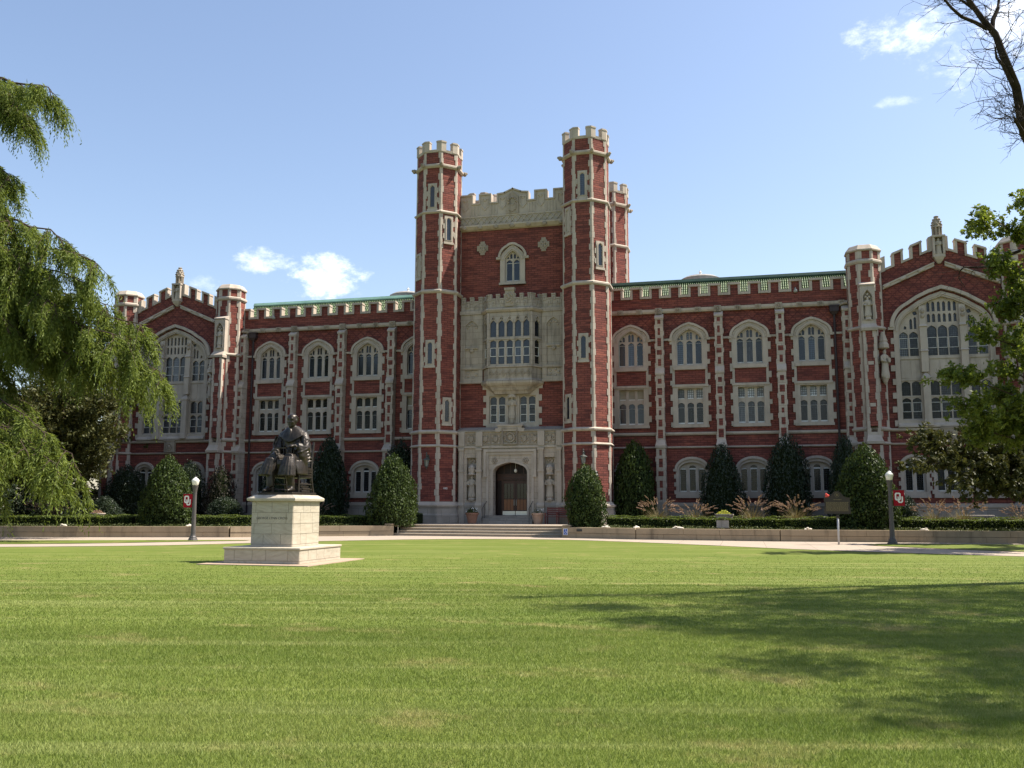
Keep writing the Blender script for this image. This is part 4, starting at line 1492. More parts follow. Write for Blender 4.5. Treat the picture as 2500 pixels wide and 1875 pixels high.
# --- oriel bay
YO = -3.32
OA = math.atan2(.75, .55)
plan = lambda k, dy=0.0, zb=0: [(-2.0 * k, YT + .1), (-2.0 * k, YT - .02 + dy), (-1.45 * k, YO + dy), (1.45 * k, YO + dy), (2.0 * k, YT - .02 + dy), (2.0 * k, YT + .1)]


def prism_loft(rings):
    return MB().loft([[(p[0], p[1], z) for p in pl] for z, pl in rings])


cb = prism_loft([(8.84, plan(.74, .46)), (9.0, plan(.78, .36)), (9.08, plan(.84, .26)), (9.3, plan(.92, .12)), (9.36, plan(.98, .0)), (9.5, plan(1.04, -.12)), (9.62, plan(1.05, -.14))])
ob = cb.build('oriel', 'oriel_stone', LIB)
prism_loft([(9.62, plan(1.02, -.06)), (9.68, plan(1.02, -.06)), (9.78, plan(1.0, 0)), (9.80, plan(.98, .02)), (10.5, plan(.98, .02)), (10.52, plan(1.03, -.08)), (10.6, plan(1.03, -.08)), (10.64, plan(.98, .02))]).build('oriel_base', 'oriel_stone', ob)
prism_loft([(14.13, plan(.99, .004)), (14.16, plan(1.03, -.08)), (14.26, plan(1.07, -.16)), (14.36, plan(1.07, -.16)), (14.44, plan(1.0, .01)), (14.9, plan(1.0, .01)), (14.9, plan(.9, .2))]).build('oriel_cornice', 'oriel_stone', ob)
# lozenge relief of the panel under the lights
rl = MB()
for k in range(7):
    u = -1.26 + k * .42
    rl.plate([(u - .2, 10.15), (u, 9.88), (u + .2, 10.15), (u, 10.42)], [[(u - .12, 10.15), (u, 9.99), (u + .12, 10.15), (u, 10.31)]], YO - .04, YO + .04)
    rl.ball((u, YO, 10.15), (.07, .05, .08), 6, 4)
rl.build('relief', 'carved_stone', ob)


def oriel_face(Mx, hw, us, lw):
    h = []
    for u in us:
        h += [light(u, lw, 12.52, 13.62, .26), light(u, lw, 10.74, 12.30, .16)]
        h += [[(u - .12, 13.78), (u - .02, 13.62), (u - .02, 13.94)], [(u + .12, 13.78), (u + .02, 13.94), (u + .02, 13.62)]]
    mb = MB()
    mb.M = Mx
    mb.plate(rect(-hw, hw, 10.62, 14.12), h, .0, .16)
    mb.box(-hw, hw, -.05, .05, 12.34, 12.44)
    for u in us:
        mb.plate(shift(arch(lw + .07, 13.45, .48) + list(reversed(arch(lw + .01, 13.45, .40))), u), [], -.05, .01)
    mb.build('tracery', 'oriel_stone', ob)
    for u in us:
        mb = MB()
        mb.M = Mx
        mb.plate(rect(u - lw - .02, u + lw + .02, 12.45, 14.0), [], .10, .11)
        mb.build('pane', 'blue_glass', ob)
        mb = MB()
        mb.M = Mx
        mb.plate(rect(u - lw - .02, u + lw + .02, 10.7, 12.34), [], .10, .11)
        mb.build('pane', 'blue_glass' if abs(hw) > 1 else 'dark_glass', ob)
    for u in us:
        s = MB()
        s.M = Mx
        s.plate(rect(u - lw + .004, u + lw - .004, 11.24, 11.82), [rect(u - lw + .03, u + lw - .03, 11.27, 11.79)], .05, .098)
        s.build('sash_frame', 'white_sash', ob)


oriel_face(facet(0, YO, 0, 0), 1.43, (-1.1, -.55, 0, .55, 1.1), .205)
for s in (-1, 1):
    oriel_face(facet(s * 1.725, (YO + YT - .02) / 2, s * OA, 0), .455, (0.0,), .2)
    MB().lathe([(.09, 10.62), (.09, 14.1)], 8, (s * 1.45, YO)).build('shaft', 'oriel_stone', ob)
    MB().lathe([(.08, 10.62), (.08, 14.1)], 8, (s * 2.02, YT - .02)).build('shaft', 'oriel_stone', ob)
# pierced crest of the oriel and of the flanking panels
def crest_run(Mx, hw, n, par, ht=15.32):
    mb = MB()
    mb.M = Mx
    w_ = 2 * hw / n
    for k in range(n):
        u = -hw + w_ * (k + .5)
        top = ht if k % 2 == 0 else ht - .28
        mb.box(u - w_ * .5 + .002, u + w_ * .5 - .002, .0, .14, 14.45, top)
        mb.box(u - w_ * .5, u + w_ * .5, -.05, .18, top - .06, top + .02)
        mb.plate([(u - w_ * .36, top - .42), (u + w_ * .36, top - .42), (u + w_ * .36, top - .12), (u - w_ * .36, top - .12)], [[(u - w_ * .2, top - .36), (u + w_ * .2, top - .36), (u, top - .17)]], -.04, .01)
        mb.box(u - w_ * .36, u - w_ * .28, -.03, .01, 14.5, top - .43)
    mb.build('crest', 'oriel_stone', par)


crest_run(facet(0, YO, 0, .015), 1.45, 11, ob)
for s in (-1, 1):
    crest_run(facet(s * 1.725, (YO + YT - .02) / 2, s * OA, .015), .46, 3, ob)
    crest_run(facet(s * 2.75, YT - .14, 0, 0), .74, 5, ob, 15.36)
pk = MB().plate([(-.30, 14.5), (.30, 14.5), (.30, 15.55), (-.30, 15.55)], [], YO - .1, YO + .14).box(-.34, .34, YO - .16, YO + .2, 15.55, 15.72)
for k in range(12):
    pk.ball((.16 * math.cos(k * 2.4), YO - .1, 14.75 + .055 * k), (.1, .07, .09), 6, 4)
pk.build('crest', 'carved_stone', ob)
# blind panels either side of the oriel
for s in (-1, 1):
    c = s * 2.75
    p = MB().plate(rect(c - .75, c + .75, 9.66, 14.4), [shift(opening(arch(.45, 13.3, .5), 12.0), c), rect(c - .45, c + .45, 10.75, 11.9), rect(c - .45, c + .45, 9.95, 10.5)], YT - .16, YT - .02)
    p.plate(rect(c - .75, c + .75, 9.66, 14.4), [], YT - .06, YT + .01)
    p.box(c - .8, c + .8, YT - .24, YT, 14.2, 14.44).box(c - .78, c + .78, YT - .22, YT, 9.62, 9.76).box(c - .72, c + .72, YT - .22, YT, 10.56, 10.66)
    p.box(c - .5, c + .5, YT - .2, YT - .05, 11.93, 12.0)
    for k in range(5):
        p.ball((c + .28 * math.cos(PI * k / 4), YT - .09, 13.35 + .22 * math.sin(PI * k / 4)), (.08, .05, .08), 6, 4)
        p.ball((c + .3 * math.cos(k * 1.26), YT - .07, 10.22 + .2 * math.sin(k * 1.26)), (.1, .06, .09), 6, 4)
    p.ball((c, YT - .1, 11.8), (.16, .1, .15), 8, 5)
    for k in range(3):
        p.box(c - .18 + .18 * k - .012, c - .18 + .18 * k + .012, YT - .075, YT - .05, 12.05, 13.3)
    p.build('blind_panel', 'oriel_stone', ob)

# --- paired windows and statue niche below the oriel
b = MB().plate([(-1.75, 6.72), (1.75, 6.72), (1.75, 9.2), (2.0, 9.2), (2.0, 9.62), (-2.0, 9.62), (-2.0, 9.2), (-1.75, 9.2)], [rect(u - .55, u + .55, 6.98, 8.76) for u in (-1.0, 1.0)], YT - .07, YT + .3).build('window', 'limestone', LIB)
q = MB()
for k, z in enumerate((6.75, 7.5, 8.3)):
    for s in (-1, 1):
        x = sorted((s * 1.751, s * 1.95))
        q.box(x[0], x[1], YT - .065, YT + .02, z + .1, z + .5)
tag(q.build('jamb_stone', 'limestone', b), kind='stuff')
for c in (-1.0, 1.0):
    MB().plate(rect(c - .57, c + .57, 6.95, 8.8), [light(c + u, .215, 7.04, 8.72, .16) for u in (-.285, .285)], YT + .06, YT + .18).build('mullions', 'limestone', b)
    for u in (-.285, .285):
        s = MB()
        MB().plate(rect(c + u - .23, c + u + .23, 7.0, 7.92), [], YT + .13, YT + .14).build('pane', 'dark_glass', b)
        MB().plate(rect(c + u - .23, c + u + .23, 7.94, 8.76), [], YT + .13, YT + .14).build('pane', 'grey_glass', b)
        s.plate(rect(c + u - .21, c + u + .21, 7.03, 8.2), [rect(c + u - .185, c + u + .185, 7.07, 7.53), rect(c + u - .185, c + u + .185, 7.565, 8.17)], YT + .085, YT + .128)
        s.build('sash_frame', 'white_sash', b)
n = MB().lathe([(.03, 6.85), (.14, 6.95), (.2, 7.25), (.23, 7.27), (.23, 7.4)], 8, (0, YT - .12)).lathe([(.24, 8.62), (.3, 8.66), (.27, 8.85), (.30, 8.9), (.24, 9.1), (.05, 9.3)], 8, (0, YT - .1))
for k in range(6):
    n.ball((.25 * math.cos(k * PI / 5 + PI), YT - .1 + .25 * math.sin(k * PI / 5 + PI), 8.66), .07, 5, 4)
n.box(-.32, -.25, YT - .13, YT, 6.95, 9.2).box(.25, .32, YT - .13, YT, 6.95, 9.2)
n.build('niche', 'limestone', b)
niche_figure(b, (0, YT - .14, 7.4), 1.28)

# --- porch
YP = -3.1
pf = MB().plate([(-3.45, .6), (3.45, .6), (3.45, 6.42), (-3.45, 6.42)], [opening(arch(1.10, 3.75, .68, 8), .55), rect(-2.88, -2.22, 2.02, 4.75), rect(2.22, 2.88, 2.02, 4.75)], YP, YP + .6)
porch = pf.build('porch', 'ashlar', LIB)
MB().loft([[(x, YP + .65, 6.40), (x, YP - .14, 6.40), (x, YP - .14, 6.50), (x, YP + .55, 6.74), (x, YP + .65, 6.74)] for x in (-3.5, 3.5)]).build('cap_stone', 'plinth_stone', porch)
MB().box(-.78, .78, YP - .16, YP + .5, 6.42, 6.72).box(-.84, .84, YP - .22, YP + .5, 6.72, 6.82).plate([(-.95, 6.38), (-.62, 6.38), (-.62, 6.6), (-.95, 6.6)], [], YP - .17, YP).plate([(.62, 6.38), (.95, 6.38), (.95, 6.6), (.62, 6.6)], [], YP - .17, YP).build('cap_stone', 'limestone', porch)
for c, hw in ((-2.56, .36), (-1.62, .32), (-.95, .33), (.95, .33), (1.62, .32), (2.56, .36)):
    s = MB().plate(rect(c - hw, c + hw, 5.58, 6.26), [rect(c - hw + .05, c + hw - .05, 5.63, 6.21)], YP - .06, YP + .01)
    s.plate([(c - .13, 5.86), (c, 5.72), (c + .13, 5.86), (c + .13, 6.08), (c - .13, 6.08)], [], YP - .1, YP + .01)
    for k in range(8):
        s.ball((c + (hw - .13) * math.cos(k * PI / 4 + .39), YP - .0, 5.92 + .22 * math.sin(k * PI / 4 + .39)), (.075, .05, .075), 6, 4)
    s.build('shield_panel', 'carved_stone', porch)
s = MB().plate(rect(-.52, .52, 5.56, 6.6), [rect(-.44, .44, 5.62, 6.54)], YP - .19, YP + .0)
s.plate([(.33 * math.cos(k * PI / 8), 6.02 + .33 * math.sin(k * PI / 8)) for k in range(16)], [[(.26 * math.cos(k * PI / 8), 6.02 + .26 * math.sin(k * PI / 8)) for k in range(16)]], YP - .12, YP + .01)
s.ball((0, YP - .02, 6.02), (.2, .08, .2), 10, 6)
for k in range(10):
    s.ball((.38 * math.cos(k * PI / 5), YP - .01, 6.02 + .42 * math.sin(k * PI / 5)), (.07, .06, .07), 6, 4)
s.build('crest', 'carved_stone', porch)
MB().box(-3.5, 3.5, YP - .1, YP + .1, 5.36, 5.48).build('string_course', 'limestone', porch)
for c, hw in ((-3.2, .20), (-2.03, .22), (2.03, .22), (3.2, .20)):
    p = MB().box(c - hw, c + hw, YP - .22, YP + .1, .6, 1.62).box(c - hw + .05, c + hw - .05, YP - .16, YP + .1, 1.9, 3.85).box(c - hw + .07, c + hw - .07, YP - .2, YP + .1, 3.88, 5.3).box(c - hw, c + hw, YP - .16, YP + .1, 5.48, 6.4)
    p.loft([[(c + k * hw, y, z) for k, y in ((-1, YP + .1), (-1, yy), (1, yy), (1, YP + .1))] for z, yy in ((1.62, YP - .26), (1.72, YP - .28), (1.9, YP - .2))])
    p.box(c - hw + .02, c + hw - .02, YP - .24, YP + .1, 3.84, 3.98).box(c - hw + .02, c + hw - .02, YP - .25, YP + .1, 5.2, 5.34)
    for e in (-.07, .07):
        p.box(c + e - .018, c + e + .018, YP - .22, YP - .18, 4.05, 5.15)
    p.build('pilaster', 'limestone', porch)
for sx in (-1, 1):
    c = sx * 2.55
    n = MB().box(c - .34, c + .34, YP + .34, YP + .5, 2.0, 4.8)
    n.lathe([(.05, 1.95), (.2, 1.98), (.26, 2.1), (.2, 2.2), (.24, 2.26)], 8, (c, YP + .1))
    n.lathe([(.12, 3.62), (.25, 3.68), (.21, 3.8), (.26, 4.0), (.23, 4.05), (.26, 4.1), (.16, 4.24), (.04, 4.34)], 8, (c, YP + .08))
    for k in range(7):
        n.ball((c + .23 * math.cos(k * PI / 6 + PI), YP + .08 + .23 * math.sin(k * PI / 6 + PI), 3.68), .05, 5, 4)
    for k in range(3):
        n.ball((c + (k - 1) * .12, YP + .3, 4.55 + .1 * (k == 1)), (.08, .08, .12), 6, 4)
    n.build('niche', 'limestone', porch)
    niche_figure(porch, (c, YP + .1, 2.26), 1.32)
# label frame and moulded arch of the doorway
MB().plate([(-1.72, 3.6), (-1.56, 3.6), (-1.56, 5.10), (1.56, 5.10), (1.56, 3.6), (1.72, 3.6), (1.72, 5.26), (-1.72, 5.26)], [], YP - .15, YP + .01).box(-1.74, -1.5, YP - .16, YP, 3.5, 3.66).box(1.5, 1.74, YP - .16, YP, 3.5, 3.66).build('label_mould', 'limestone', porch)
MB().plate([(-1.56, 1.1), (-1.40, 1.1), (-1.40, 4.92), (1.40, 4.92), (1.40, 1.1), (1.56, 1.1), (1.56, 5.08), (-1.56, 5.08)], [], YP - .08, YP + .01).build('door_surround', 'limestone', porch)
MB().plate(opening(arch(1.27, 3.75, .82, 8), 1.1)[2:] + list(reversed(arch(1.12, 3.75, .69, 8))), [], YP - .06, YP + .02).box(-1.27, -1.12, YP - .06, YP + .02, 1.1, 3.75).box(1.12, 1.27, YP - .06, YP + .02, 1.1, 3.75).build('door_arch', 'limestone', porch)
sp = MB()
for sx in (-1, 1):
    for k in range(6):
        sp.ball((sx * (1.02 + .14 * math.cos(k * 1.05)), YP - .01, 4.55 + .14 * math.sin(k * 1.05)), (.08, .05, .08), 6, 4)
    sp.ball((sx * 1.02, YP - .03, 4.55), (.09, .06, .09), 6, 4)
sp.build('spandrel_carving', 'carved_stone', porch)
# vestibule and doors
YD = -2.06
MB().plate(rect(-1.3, 1.3, .9, 4.6), [rect(-.76, .96, 1.08, 3.34)], YD - .02, YD + .1).build('door_screen', 'frame_wood', LIB)
MB().box(-1.22, -1.1, YP + .55, YD, 1.0, 4.5).box(1.1, 1.22, YP + .55, YD, 1.0, 4.5).box(-1.2, 1.2, YP + .55, YD, 4.45, 4.55).build('vestibule', 'dark_wood', LIB)
MB().box(-1.12, 1.12, YD - .08, YD, 3.36, 3.44).box(-1.12, 1.12, YD - .06, YD, 3.66, 3.72).build('transom', 'frame_wood', LIB)
for k in range(5):
    MB().plate(rect(-1.05 + .43 * k, -1.05 + .43 * k + .37, 3.75, 4.4), [], YD - .04, YD - .03).build('door_panel', 'dark_wood', LIB)
MB().plate(rect(-1.08, -.82, 1.08, 3.3), [], YD - .05, YD - .03).build('door_panel', 'dark_wood', LIB)
for c in (-.33, .53):
    d = MB().plate(rect(c - .425, c + .425, 1.09, 3.32), [rect(c - .32 + .215 * k, c - .32 + .215 * k + .19, 2.16, 3.12) for k in range(3)], YD - .03, YD + .03).build('door', 'frame_wood', LIB)
    for k in range(3):
        x = c - .32 + .215 * k
        MB().plate(rect(x - .005, x + .195, 2.14, 3.14), [], YD, YD + .01).build('pane', 'black_glass', d)
        MB().box(x, x + .19, YD - .04, YD - .02, 1.42, 2.1).build('panel', 'door_wood', d, bevel=.01)
    MB().box(c - .41, c + .41, YD - .045, YD - .031, 1.10, 1.36).build('kick_plate', 'steel', d)
    sx = -1 if c > 0 else 1
    MB().tube([(c + sx * .36, YD - .03, 2.1), (c + sx * .36, YD - .1, 2.07), (c + sx * .36, YD - .1, 1.75), (c + sx * .36, YD - .03, 1.72)], .014, 6).build('handle', 'steel', d)
MB().ball((.22, YP + .55, 3.92), (.10, .10, .13), 10, 8).tube([(.22, YP + .55, 4.03), (.22, YP + .55, 4.5)], .012, 5).build('porch_light', 'globe', LIB, smooth=True)
# plinth of the tower, steps to the doors
for a, b_ in ((-3.46, -1.7), (1.7, 3.46)):
    MB().box(a, b_, YP - .1, YP + .05, .55, 1.62).loft([[(x, YP + .05, 1.62), (x, YP - .14, 1.62), (x, YP - .14, 1.74), (x, YP - .02, 1.9), (x, YP + .05, 1.9)] for x in (a, b_)]).build('plinth', 'plinth_stone', porch)
for k in range(3):
    MB().box(-1.7 + .02 * k, 1.7 - .02 * k, YP - 1.15 + .36 * k, YP + 1.1, .6 + .16 * k + .001 + (0 if k else -.05), .6 + .16 * (k + 1)).build('entrance_step', 'plinth_stone', LIB, bevel=.012)
for s in (-1, 1):
    h = thing('handrail', ('thin dark handrail on the left side of the doorway steps' if s < 0 else 'thin dark handrail on the right side of the doorway steps'), 'handrail', (s * 1.5, YP - .9, .6))
    MB().tube([(0, -.3, .85), (0, -.25, .93), (0, .9, 1.42), (0, 1.0, 1.4)], .02, 8).build('rail', 'iron', h)
    for y, z0, z1 in ((-.25, 0, .92), (.3, .2, 1.16), (.86, .4, 1.4)):
        MB().tube([(0, y, z0), (0, y, z1)], .016, 6).build('post', 'iron', h)
# house number on the left turret
no = lettering('house_number', '440', .20, .012, 'white_sash', LIB)
Mf = facet(-5.0, -3.0, PI / 4, 1.60 * C8 + .015)
no.matrix_local = Mf @ Matrix.Rotation(PI / 2, 4, 'X')
no.location = Mf @ Vector((-.05, 0, 2.72))


def lantern(loc, label):
    t_ = thing('wall_lantern', label, 'lantern', loc, 0, 'wall lanterns by the entrance')
    MB().box(-.06, .06, .30, .36, .15, .62).tube([(0, .33, .5), (0, .2, .62), (0, .05, .5), (0, 0, .42)], .025, 6).build('bracket', 'lantern_metal', t_)
    MB().lathe([(.03, .78), (.05, .70), (.03, .64), (.06, .58), (.04, .5), (.06, .42), (.23, .33), (.25, .29), (.17, .28)], 8).build('hood', 'lantern_metal', t_)
    MB().lathe([(.16, .28), (.09, -.10)], 8).build('glass', 'frost', t_)
    f = MB()
    for k in range(8):
        a = k * PI / 4
        f.tube([(.165 * math.cos(a), .165 * math.sin(a), .29), (.10 * math.cos(a), .10 * math.sin(a), -.11)], .014, 4)
    f.lathe([(.11, -.10), (.11, -.13), (.05, -.17), (.03, -.26), (.01, -.28)], 8)
    f.build('cage', 'lantern_metal', t_)


lantern((-5.0, -4.83, 4.25), 'weathered metal wall lantern on the left brick turret above the house number')
lantern((5.0, -4.83, 4.35), 'weathered metal wall lantern on the right brick turret above a holly bush')
cmx = facet(5.0, -3.0, PI / 8, 1.66)
ca = thing('security_camera', 'dark twin-lens security camera on the corner of the right turret', 'camera', tuple(cmx @ Vector((0, 0, 3.6))), PI / 8)
MB().box(-.05, .12, -.03, .03, -.26, -.2).box(-.05, .02, -.02, .03, -.25, .0).build('bracket', 'iron', ca)
MB().ball((.0, -.10, .08), (.18, .12, .14), 10, 6).build('housing', 'iron', ca, smooth=True)
MB().ball((.08, -.16, -.08), (.11, .1, .11), 10, 6).build('lens', 'white_paint', ca, smooth=True)

# ------------------------------------------------------------------ pedestal and bronze
PD = thing('pedestal', 'pale veined marble pedestal of stacked blocks on a stepped base in the lawn', 'pedestal', (.98, -34.5, 0))
MB().box(-1.70, 1.75, -1.95, 1.95, -.05, .022).build('paving_slab', 'slab_stone', PD)


def block_wall(par, x0, x1, y0, y1, z0, z1, rows, name='stone_block', t=.03, gap=.011):
    """thin blocks on the front (-y) and right (+x) faces, plain faces on the hidden sides"""
    for (za, zb, front, side) in rows:
        fx = [x0 + (x1 - x0) * f for f in front]
        sy = [y0 + (y1 - y0) * f for f in side]
        for a, b in zip(fx[:-1], fx[1:]):
            MB().box(a + gap / 2, b - gap / 2, y0 - RND.uniform(0, .004), y0 + t, za + gap / 2, zb - gap / 2).build(name, 'marble', par)
        for a, b in zip(sy[:-1], sy[1:]):
            MB().box(x1 - t, x1 + RND.uniform(0, .004), a + (t + .002 if a == sy[0] else gap / 2), b - gap / 2, za + gap / 2, zb - gap / 2).build(name, 'marble', par)
    MB().box(x0 + .004, x1 - .012, y0 + .012, y1 - .004, z0, z1).build('core', 'riser_stone', par)


block_wall(PD, -1.18, 1.19, -1.37, 1.37, .02, .43, ((.022, .10, (0, .2, .5, .8, 1), (0, .3, .62, 1)), (.10, .41, (0, .14, .38, .56, .85, 1), (0, .2, .4, .58, .78, 1))))
MB().box(-1.21, 1.22, -1.40, 1.40, .41, .475).build('base_cap', 'marble', PD, bevel=.012)
block_wall(PD, -.66, .67, -.82, .90, .47, 1.80, (
    (.475, .54, (0, .5, 1), (0, .5, 1)), (.54, .84, (0, .30, .72, 1), (0, .29, .52, 1)), (.84, 1.14, (0, .07, .50, 1), (0, .28, .74, 1)),
    (1.14, 1.46, (0, .15, .84, 1), (0, .27, .73, 1)), (1.46, 1.78, (0, .10, .49, .89, 1), (0, .38, .65, 1))))
MB().loft([[(sx * (.67 + e), sy * (.86 + e) + .04, z) for sx, sy in ((-1, -1), (1, -1), (1, 1), (-1, 1))] for z, e in ((1.78, .02), (1.80, .10), (1.86, .11), (1.885, .10), (1.97, -.04), (1.975, -.05))]).build('cap', 'marble', PD)
MB().loft([[(sx * .13 + .38, y, z) for sx, y in ((-1, 1.0), (1, 1.0), (1, 1.0 + d), (-1, 1.0 + d))] for z, d in ((.476, .16), (.58, .02))]).build('plaque', 'statue_stone', PD)
ins = lettering('inscription', 'GEORGE LYNN CROSS', .098, .003, 'post_paint_cut_shade', PD)  # dark letter colour paints in the shade that incised strokes would hold
ins.location = (0, -.8255, 1.265)
ins.rotation_euler = (PI / 2, 0, 0)

SK = 1.70
BZ = thing('bronze_statue', 'dark bronze statue of a seated man in an academic robe on the marble pedestal', 'statue', (.98, -34.40, 1.976))
MB().box(-.56, .56, -.78, .78, 0, .075).build('base_plate', 'bronze', BZ, bevel=.01)


def el(cx, cy, z, a, b, n=14, tilt=0.0):
    return [(cx + a * math.cos(2 * PI * i / n), cy + b * math.sin(2 * PI * i / n), z + tilt * math.sin(2 * PI * i / n)) for i in range(n)]


fg = MB()
# trunk under the gown
fg.loft([el(0, .06, .40, .20, .17), el(0, .04, .55, .215, .18), el(0, .02, .72, .20, .165), el(0, .0, .88, .215, .16), el(0, .0, 1.02, .20, .135), el(0, -.01, 1.10, .10, .09), el(0, -.03, 1.15, .066, .068), el(-.005, -.05, 1.20, .062, .064)])
# hood and cape round the shoulders, dipping to a point on the chest
cape = []
for z, a, b, dip in ((1.155, .085, .085, .0), (1.125, .135, .115, .02), (1.08, .205, .155, .06), (1.035, .262, .185, .11), (1.012, .278, .195, .14), (1.0, .245, .165, .12), (1.02, .17, .12, .08)):
    cape.append([(a * math.cos(2 * PI * i / 20), .0 + b * math.sin(2 * PI * i / 20), z - dip * max(0, -math.sin(2 * PI * i / 20)) ** 2.2 + .02 * abs(math.cos(2 * PI * i / 20))) for i in range(20)])
fg.loft(cape)
# thighs under the gown, shins, trousers
for sx, kn, an in ((-1, (-.17, -.47, .565), (-.15, -.53, .09)), (1, (.16, -.47, .575), (.20, -.40, .09))):
    hip = (sx * .11, .0, .50)
    fg.tube([hip, ((hip[0] + kn[0]) / 2, -.23, .555), kn], [.135, .125, .10], 10)
    fg.tube([kn, ((kn[0] + an[0]) / 2, (kn[1] + an[1]) / 2 - .01, .32), (an[0], an[1], .14), an], [.09, .082, .07, .066], 10)
    # shoe
    fg.loft([[(an[0] + sx * .02 + w_ * math.cos(q), an[1] + .06 - d, .012 + h * (1 + math.sin(q)) * .5) for q in [2 * PI * i / 8 for i in range(8)]] for d, w_, h in ((0, .035, .07), (.06, .043, .10), (.15, .05, .07), (.22, .042, .05), (.26, .02, .03))])
# bell of the gown hanging from the knees
fg.loft([el(-.18, -.42, .60, .10, .10), el(-.20, -.44, .52, .135, .14), el(-.225, -.46, .40, .145, .14), el(-.25, -.47, .30, .155, .145, tilt=.02)])
fg.loft([el(.165, -.43, .61, .10, .10), el(.165, -.46, .50, .125, .125), el(.155, -.49, .38, .145, .12), el(.15, -.50, .285, .155, .11, tilt=.02)])
fg.loft([el(0, -.30, .56, .16, .16), el(-.02, -.32, .48, .16, .15), el(-.05, -.32, .36, .15, .10)])
fg.loft([el(.24, -.14, .55, .07, .22), el(.27, -.16, .42, .06, .22), el(.29, -.16, .31, .05, .2)])
fg.loft([el(-.24, -.10, .55, .07, .22), el(-.28, -.12, .42, .06, .2), el(-.30, -.13, .33, .05, .18)])
# vertical folds on gown and chest
for k in range(9):
    a = -2.6 + k * .38
    fg.tube([(-.19 + .10 * math.cos(a), -.43 + .10 * math.sin(a), .60), (-.215 + .135 * math.cos(a), -.45 + .145 * math.sin(a), .44), (-.25 + .155 * math.cos(a), -.47 + .150 * math.sin(a), .29)], [.012, .022, .026], 5)
    fg.tube([(.165 + .09 * math.cos(a), -.43 + .10 * math.sin(a), .61), (.16 + .13 * math.cos(a), -.47 + .125 * math.sin(a), .45), (.15 + .155 * math.cos(a), -.50 + .115 * math.sin(a), .275)], [.012, .02, .024], 5)
for k in range(7):
    x = -.165 + k * .055
    fg.tube([(x * 1.2, -.125, .90), (x, -.165, .75), (x * .9, -.16, .60)], [.010, .016, .02], 5)
# sleeves
fg.tube([(-.20, .01, 1.03), (-.245, -.03, .89), (-.262, -.10, .75), (-.235, -.22, .685), (-.205, -.31, .68)], [.085, .098, .10, .098, .08], 12)
fg.tube([(.20, .01, 1.03), (.250, -.01, .90), (.270, -.07, .77), (.245, -.18, .77), (.205, -.27, .80)], [.085, .10, .112, .098, .07], 12)
fg.loft([el(.255, -.15, .76, .085, .14), el(.27, -.13, .62, .078, .14), el(.28, -.08, .50, .05, .11), el(.285, -.06, .43, .02, .06)])
for k in range(8):
    y = .09 - k * .036
    fg.tube([(.225 + .01 * k, y, 1.0), (.322, y - .03, .84), (.352 - .010 * k, y - .07, .70), (.322 - .008 * k, y - .08, .54)], [.012, .018, .018, .012], 5)
    fg.tube([(-.225 - .008 * k, y, 1.0), (-.318, y - .02, .84), (-.345 + .01 * k, y - .05, .70)], [.012, .017, .016], 5)
for k in range(5):
    fg.tube([(.365, -.12 + .04 * k, .76 - .05 * k), (.305, -.26 + .03 * k, .70 - .05 * k), (.235, -.30 + .04 * k, .68 - .05 * k)], [.012, .018, .012], 5)
# hands: palm, four unequal bent fingers and a thumb
def hand(m, wrist, fwd, side, up, curl):
    w_, f, s, u = (Vector(v) for v in (wrist, fwd, side, up))
    f, s, u = f.normalized(), s.normalized(), u.normalized()
    m.tube([w_ - f * .05, w_ + f * .02, w_ + f * .065], [.030, .034, .036], 8)
    for k, L in enumerate((.062, .072, .068, .052)):
        b = w_ + f * .065 + s * (-.030 + .020 * k)
        m.tube([b - f * .03, b + f * L * .5 - u * curl * .25 * L, b + f * L * .85 - u * curl * L * .8, b + f * L * .95 - u * curl * L * 1.3], [.0125, .0115, .0105, .008], 6)
    b = w_ + f * .015 - s * .036
    m.tube([b + s * .012, b - s * .022 + f * .022, b - s * .026 + f * .052 - u * .012], [.014, .0125, .009], 6)


hand(fg, (-.185, -.37, .675), (.42, -.75, -.42), (.85, .45, .05), (.05, -.45, .9), .9)
hand(fg, (.185, -.335, .80), (-.85, -.5, -.05), (-.45, .85, .1), (0, .1, 1), .35)
# head
hm = MB()
HC = Vector((-.01, -.06, 1.258))
rings = []
for z, a, bf, bb in ((-.115, .035, .055, .01), (-.10, .048, .082, .03), (-.075, .060, .092, .05), (-.045, .066, .094, .07), (-.01, .072, .093, .088), (.025, .076, .096, .10), (.06, .077, .096, .105), (.09, .070, .084, .098), (.115, .05, .058, .07), (.128, .02, .025, .03)):
    rings.append([(HC.x + 1.16 * a * math.cos(q), HC.y + (bf if math.sin(q) < 0 else 1.08 * bb) * math.sin(q), HC.z + z) for q in [2 * PI * i / 16 for i in range(16)]])
fg.loft(rings)
fg.loft([[(HC.x + sx * w_, HC.y - .09 - d, HC.z + z) for sx, d in ((-1, 0), (0, dd), (1, 0))] for z, w_, dd in ((.03, .012, .01), (-.01, .016, .026), (-.026, .020, .032), (-.034, .016, .012))])
for sx in (-1, 1):
    fg.tube([(HC.x + sx * .014, HC.y - .094, HC.z + .032), (HC.x + sx * .036, HC.y - .092, HC.z + .042), (HC.x + sx * .062, HC.y - .062, HC.z + .032)], [.010, .013, .009], 5)
    fg.ball((HC.x + sx * .033, HC.y - .080, HC.z + .014), (.014, .012, .010), 6, 5)
    fg.ball((HC.x + sx * .045, HC.y - .070, HC.z - .025), (.020, .02, .018), 6, 5)
    fg.ball((HC.x + sx * .092, HC.y + .005, HC.z + .002), (.013, .024, .036), 6, 5)
fg.tube([(HC.x - .026, HC.y - .086, HC.z - .060), (HC.x, HC.y - .097, HC.z - .056), (HC.x + .026, HC.y - .086, HC.z - .060)], [.006, .009, .006], 5)
